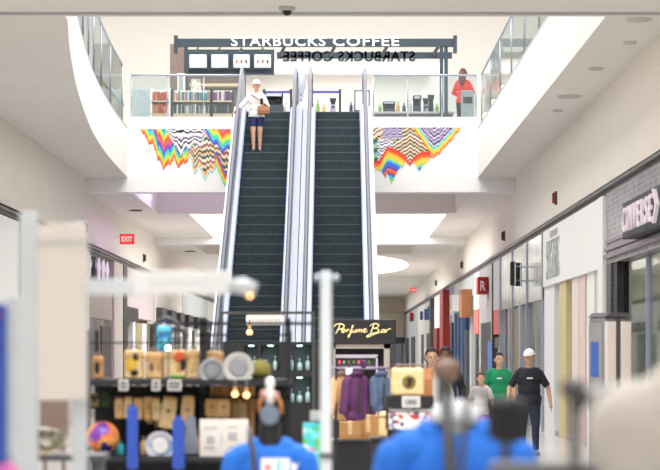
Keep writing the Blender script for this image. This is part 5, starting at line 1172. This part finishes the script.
person('person', 'child in a white T-shirt walking in front of the green T-shirt', (px(481,38.6), 38.6, 0), 1.37, M['skin'],
    [('shirt',mat('kids shirt',(236,230,230),.85),.84,.8),('trousers',mat('rose shorts',(196,110,120),.8),.5,.96),('shoes',W)], hair='short', hair_m=M['hairbr'], footA=(-.08,.1), footB=(.08,-.12), torso=.95, turn=.1)
person('person', 'person with short dark hair in a white shirt beside the cork satchel', (px(431.5,31), 31, 0), 1.77, M['skin'],
    [('shirt',mat('white shirt',(240,240,240),.85),.84,1.1,.9),('trousers',M['dgrey'],.1,.96),('shoes',M['black'])], hair='short', hair_m=M['hair'], footA=(-.09,-.12), footB=(.1,.14), turn=.15, torso=1.0)
person('person', 'person with dark skin and a black top walking behind the white shirt', (px(445.5,34.5), 34.5, 0), 1.80, M['skind'],
    [('shirt',M['blackm'],.84,1.1,.9),('trousers',M['dgrey'],.1,.96),('shoes',M['black'])], hair='short', hair_m=M['hair'], footA=(-.1,.1), footB=(.1,-.1))
# ================================================================== LIGHT
w = bpy.data.worlds.new('day'); SC.world = w; w.use_nodes = True
bg = w.node_tree.nodes['Background']; bg.inputs['Color'].default_value = (1, .985, .965, 1); bg.inputs['Strength'].default_value = .8
def area(name, loc, sx, sy, power, col=(1,.985,.96), rot=(0,0,0)):
    l = bpy.data.lights.new(name, 'AREA'); l.shape = 'RECTANGLE'; l.size = sx; l.size_y = sy; l.energy = power; l.color = col
    o = bpy.data.objects.new(name, l); COL.objects.link(o); o.location = loc; o.rotation_euler = rot
    return o
area('fill_rear', (-.3, -13, 7.4), 6.6, 20, 1900)  # unseen fill added behind the camera to light the surfaces facing it
area('fill_near', (-.3, 14.5, 7.4), 6.6, 21, 2200)  # unseen fill added over the near corridor to brighten walls and foreground
area('skylight_atrium', (-.8, 43, 16), 10, 30, 3900)
area('skylight_cafe', (-1, 68, 15.5), 16, 18, 3300)
area('light_well', (-.6, 72.5, 7.36), 7, 12, 1350)
area('light_well', (-.5, 99, 7.40), 6, 20, 1800)
area('light_far', (-.6, 130, 5.5), 8, 30, 1200)
area('shop_fill', (6.4, 62, 4.5), 1, 60, 900); area('shop_fill', (-8.2, 75, 4.5), 1, 60, 450)  # unseen long strips added on both sides to brighten the shop interiors
p = bpy.data.lights.new('cove_light', 'AREA'); p.energy = 260; p.color = (.55,.45,1); p.size = 2.4; p.size_y = 4; p.shape = 'RECTANGLE'; o = bpy.data.objects.new('cove_light', p); COL.objects.link(o); o.location = (-3.6, 61, ZC2+.05); o.rotation_euler = (math.pi, 0, 0)
# ================================================================== CAMERA
cam = bpy.data.cameras.new('camera'); co = bpy.data.objects.new('camera', cam); COL.objects.link(co); SC.camera = co
co.location = (0, 0, EYE); co.rotation_euler = (math.pi/2, 0, 0)
cam.sensor_width = 36; cam.lens = 36*K/660; cam.shift_x = -(VX-330)/660; cam.shift_y = (VY-235)/660
cam.clip_start = .1; cam.clip_end = 400
cam.dof.use_dof = True; cam.dof.focus_distance = 46; cam.dof.aperture_fstop = 3.2
SC.view_settings.view_transform = 'Standard'; SC.view_settings.look = 'None'; SC.view_settings.gamma = 1; SC.view_settings.use_curve_mapping = False
SC.view_settings.exposure = 0.0
SC.cycles.use_denoising = True
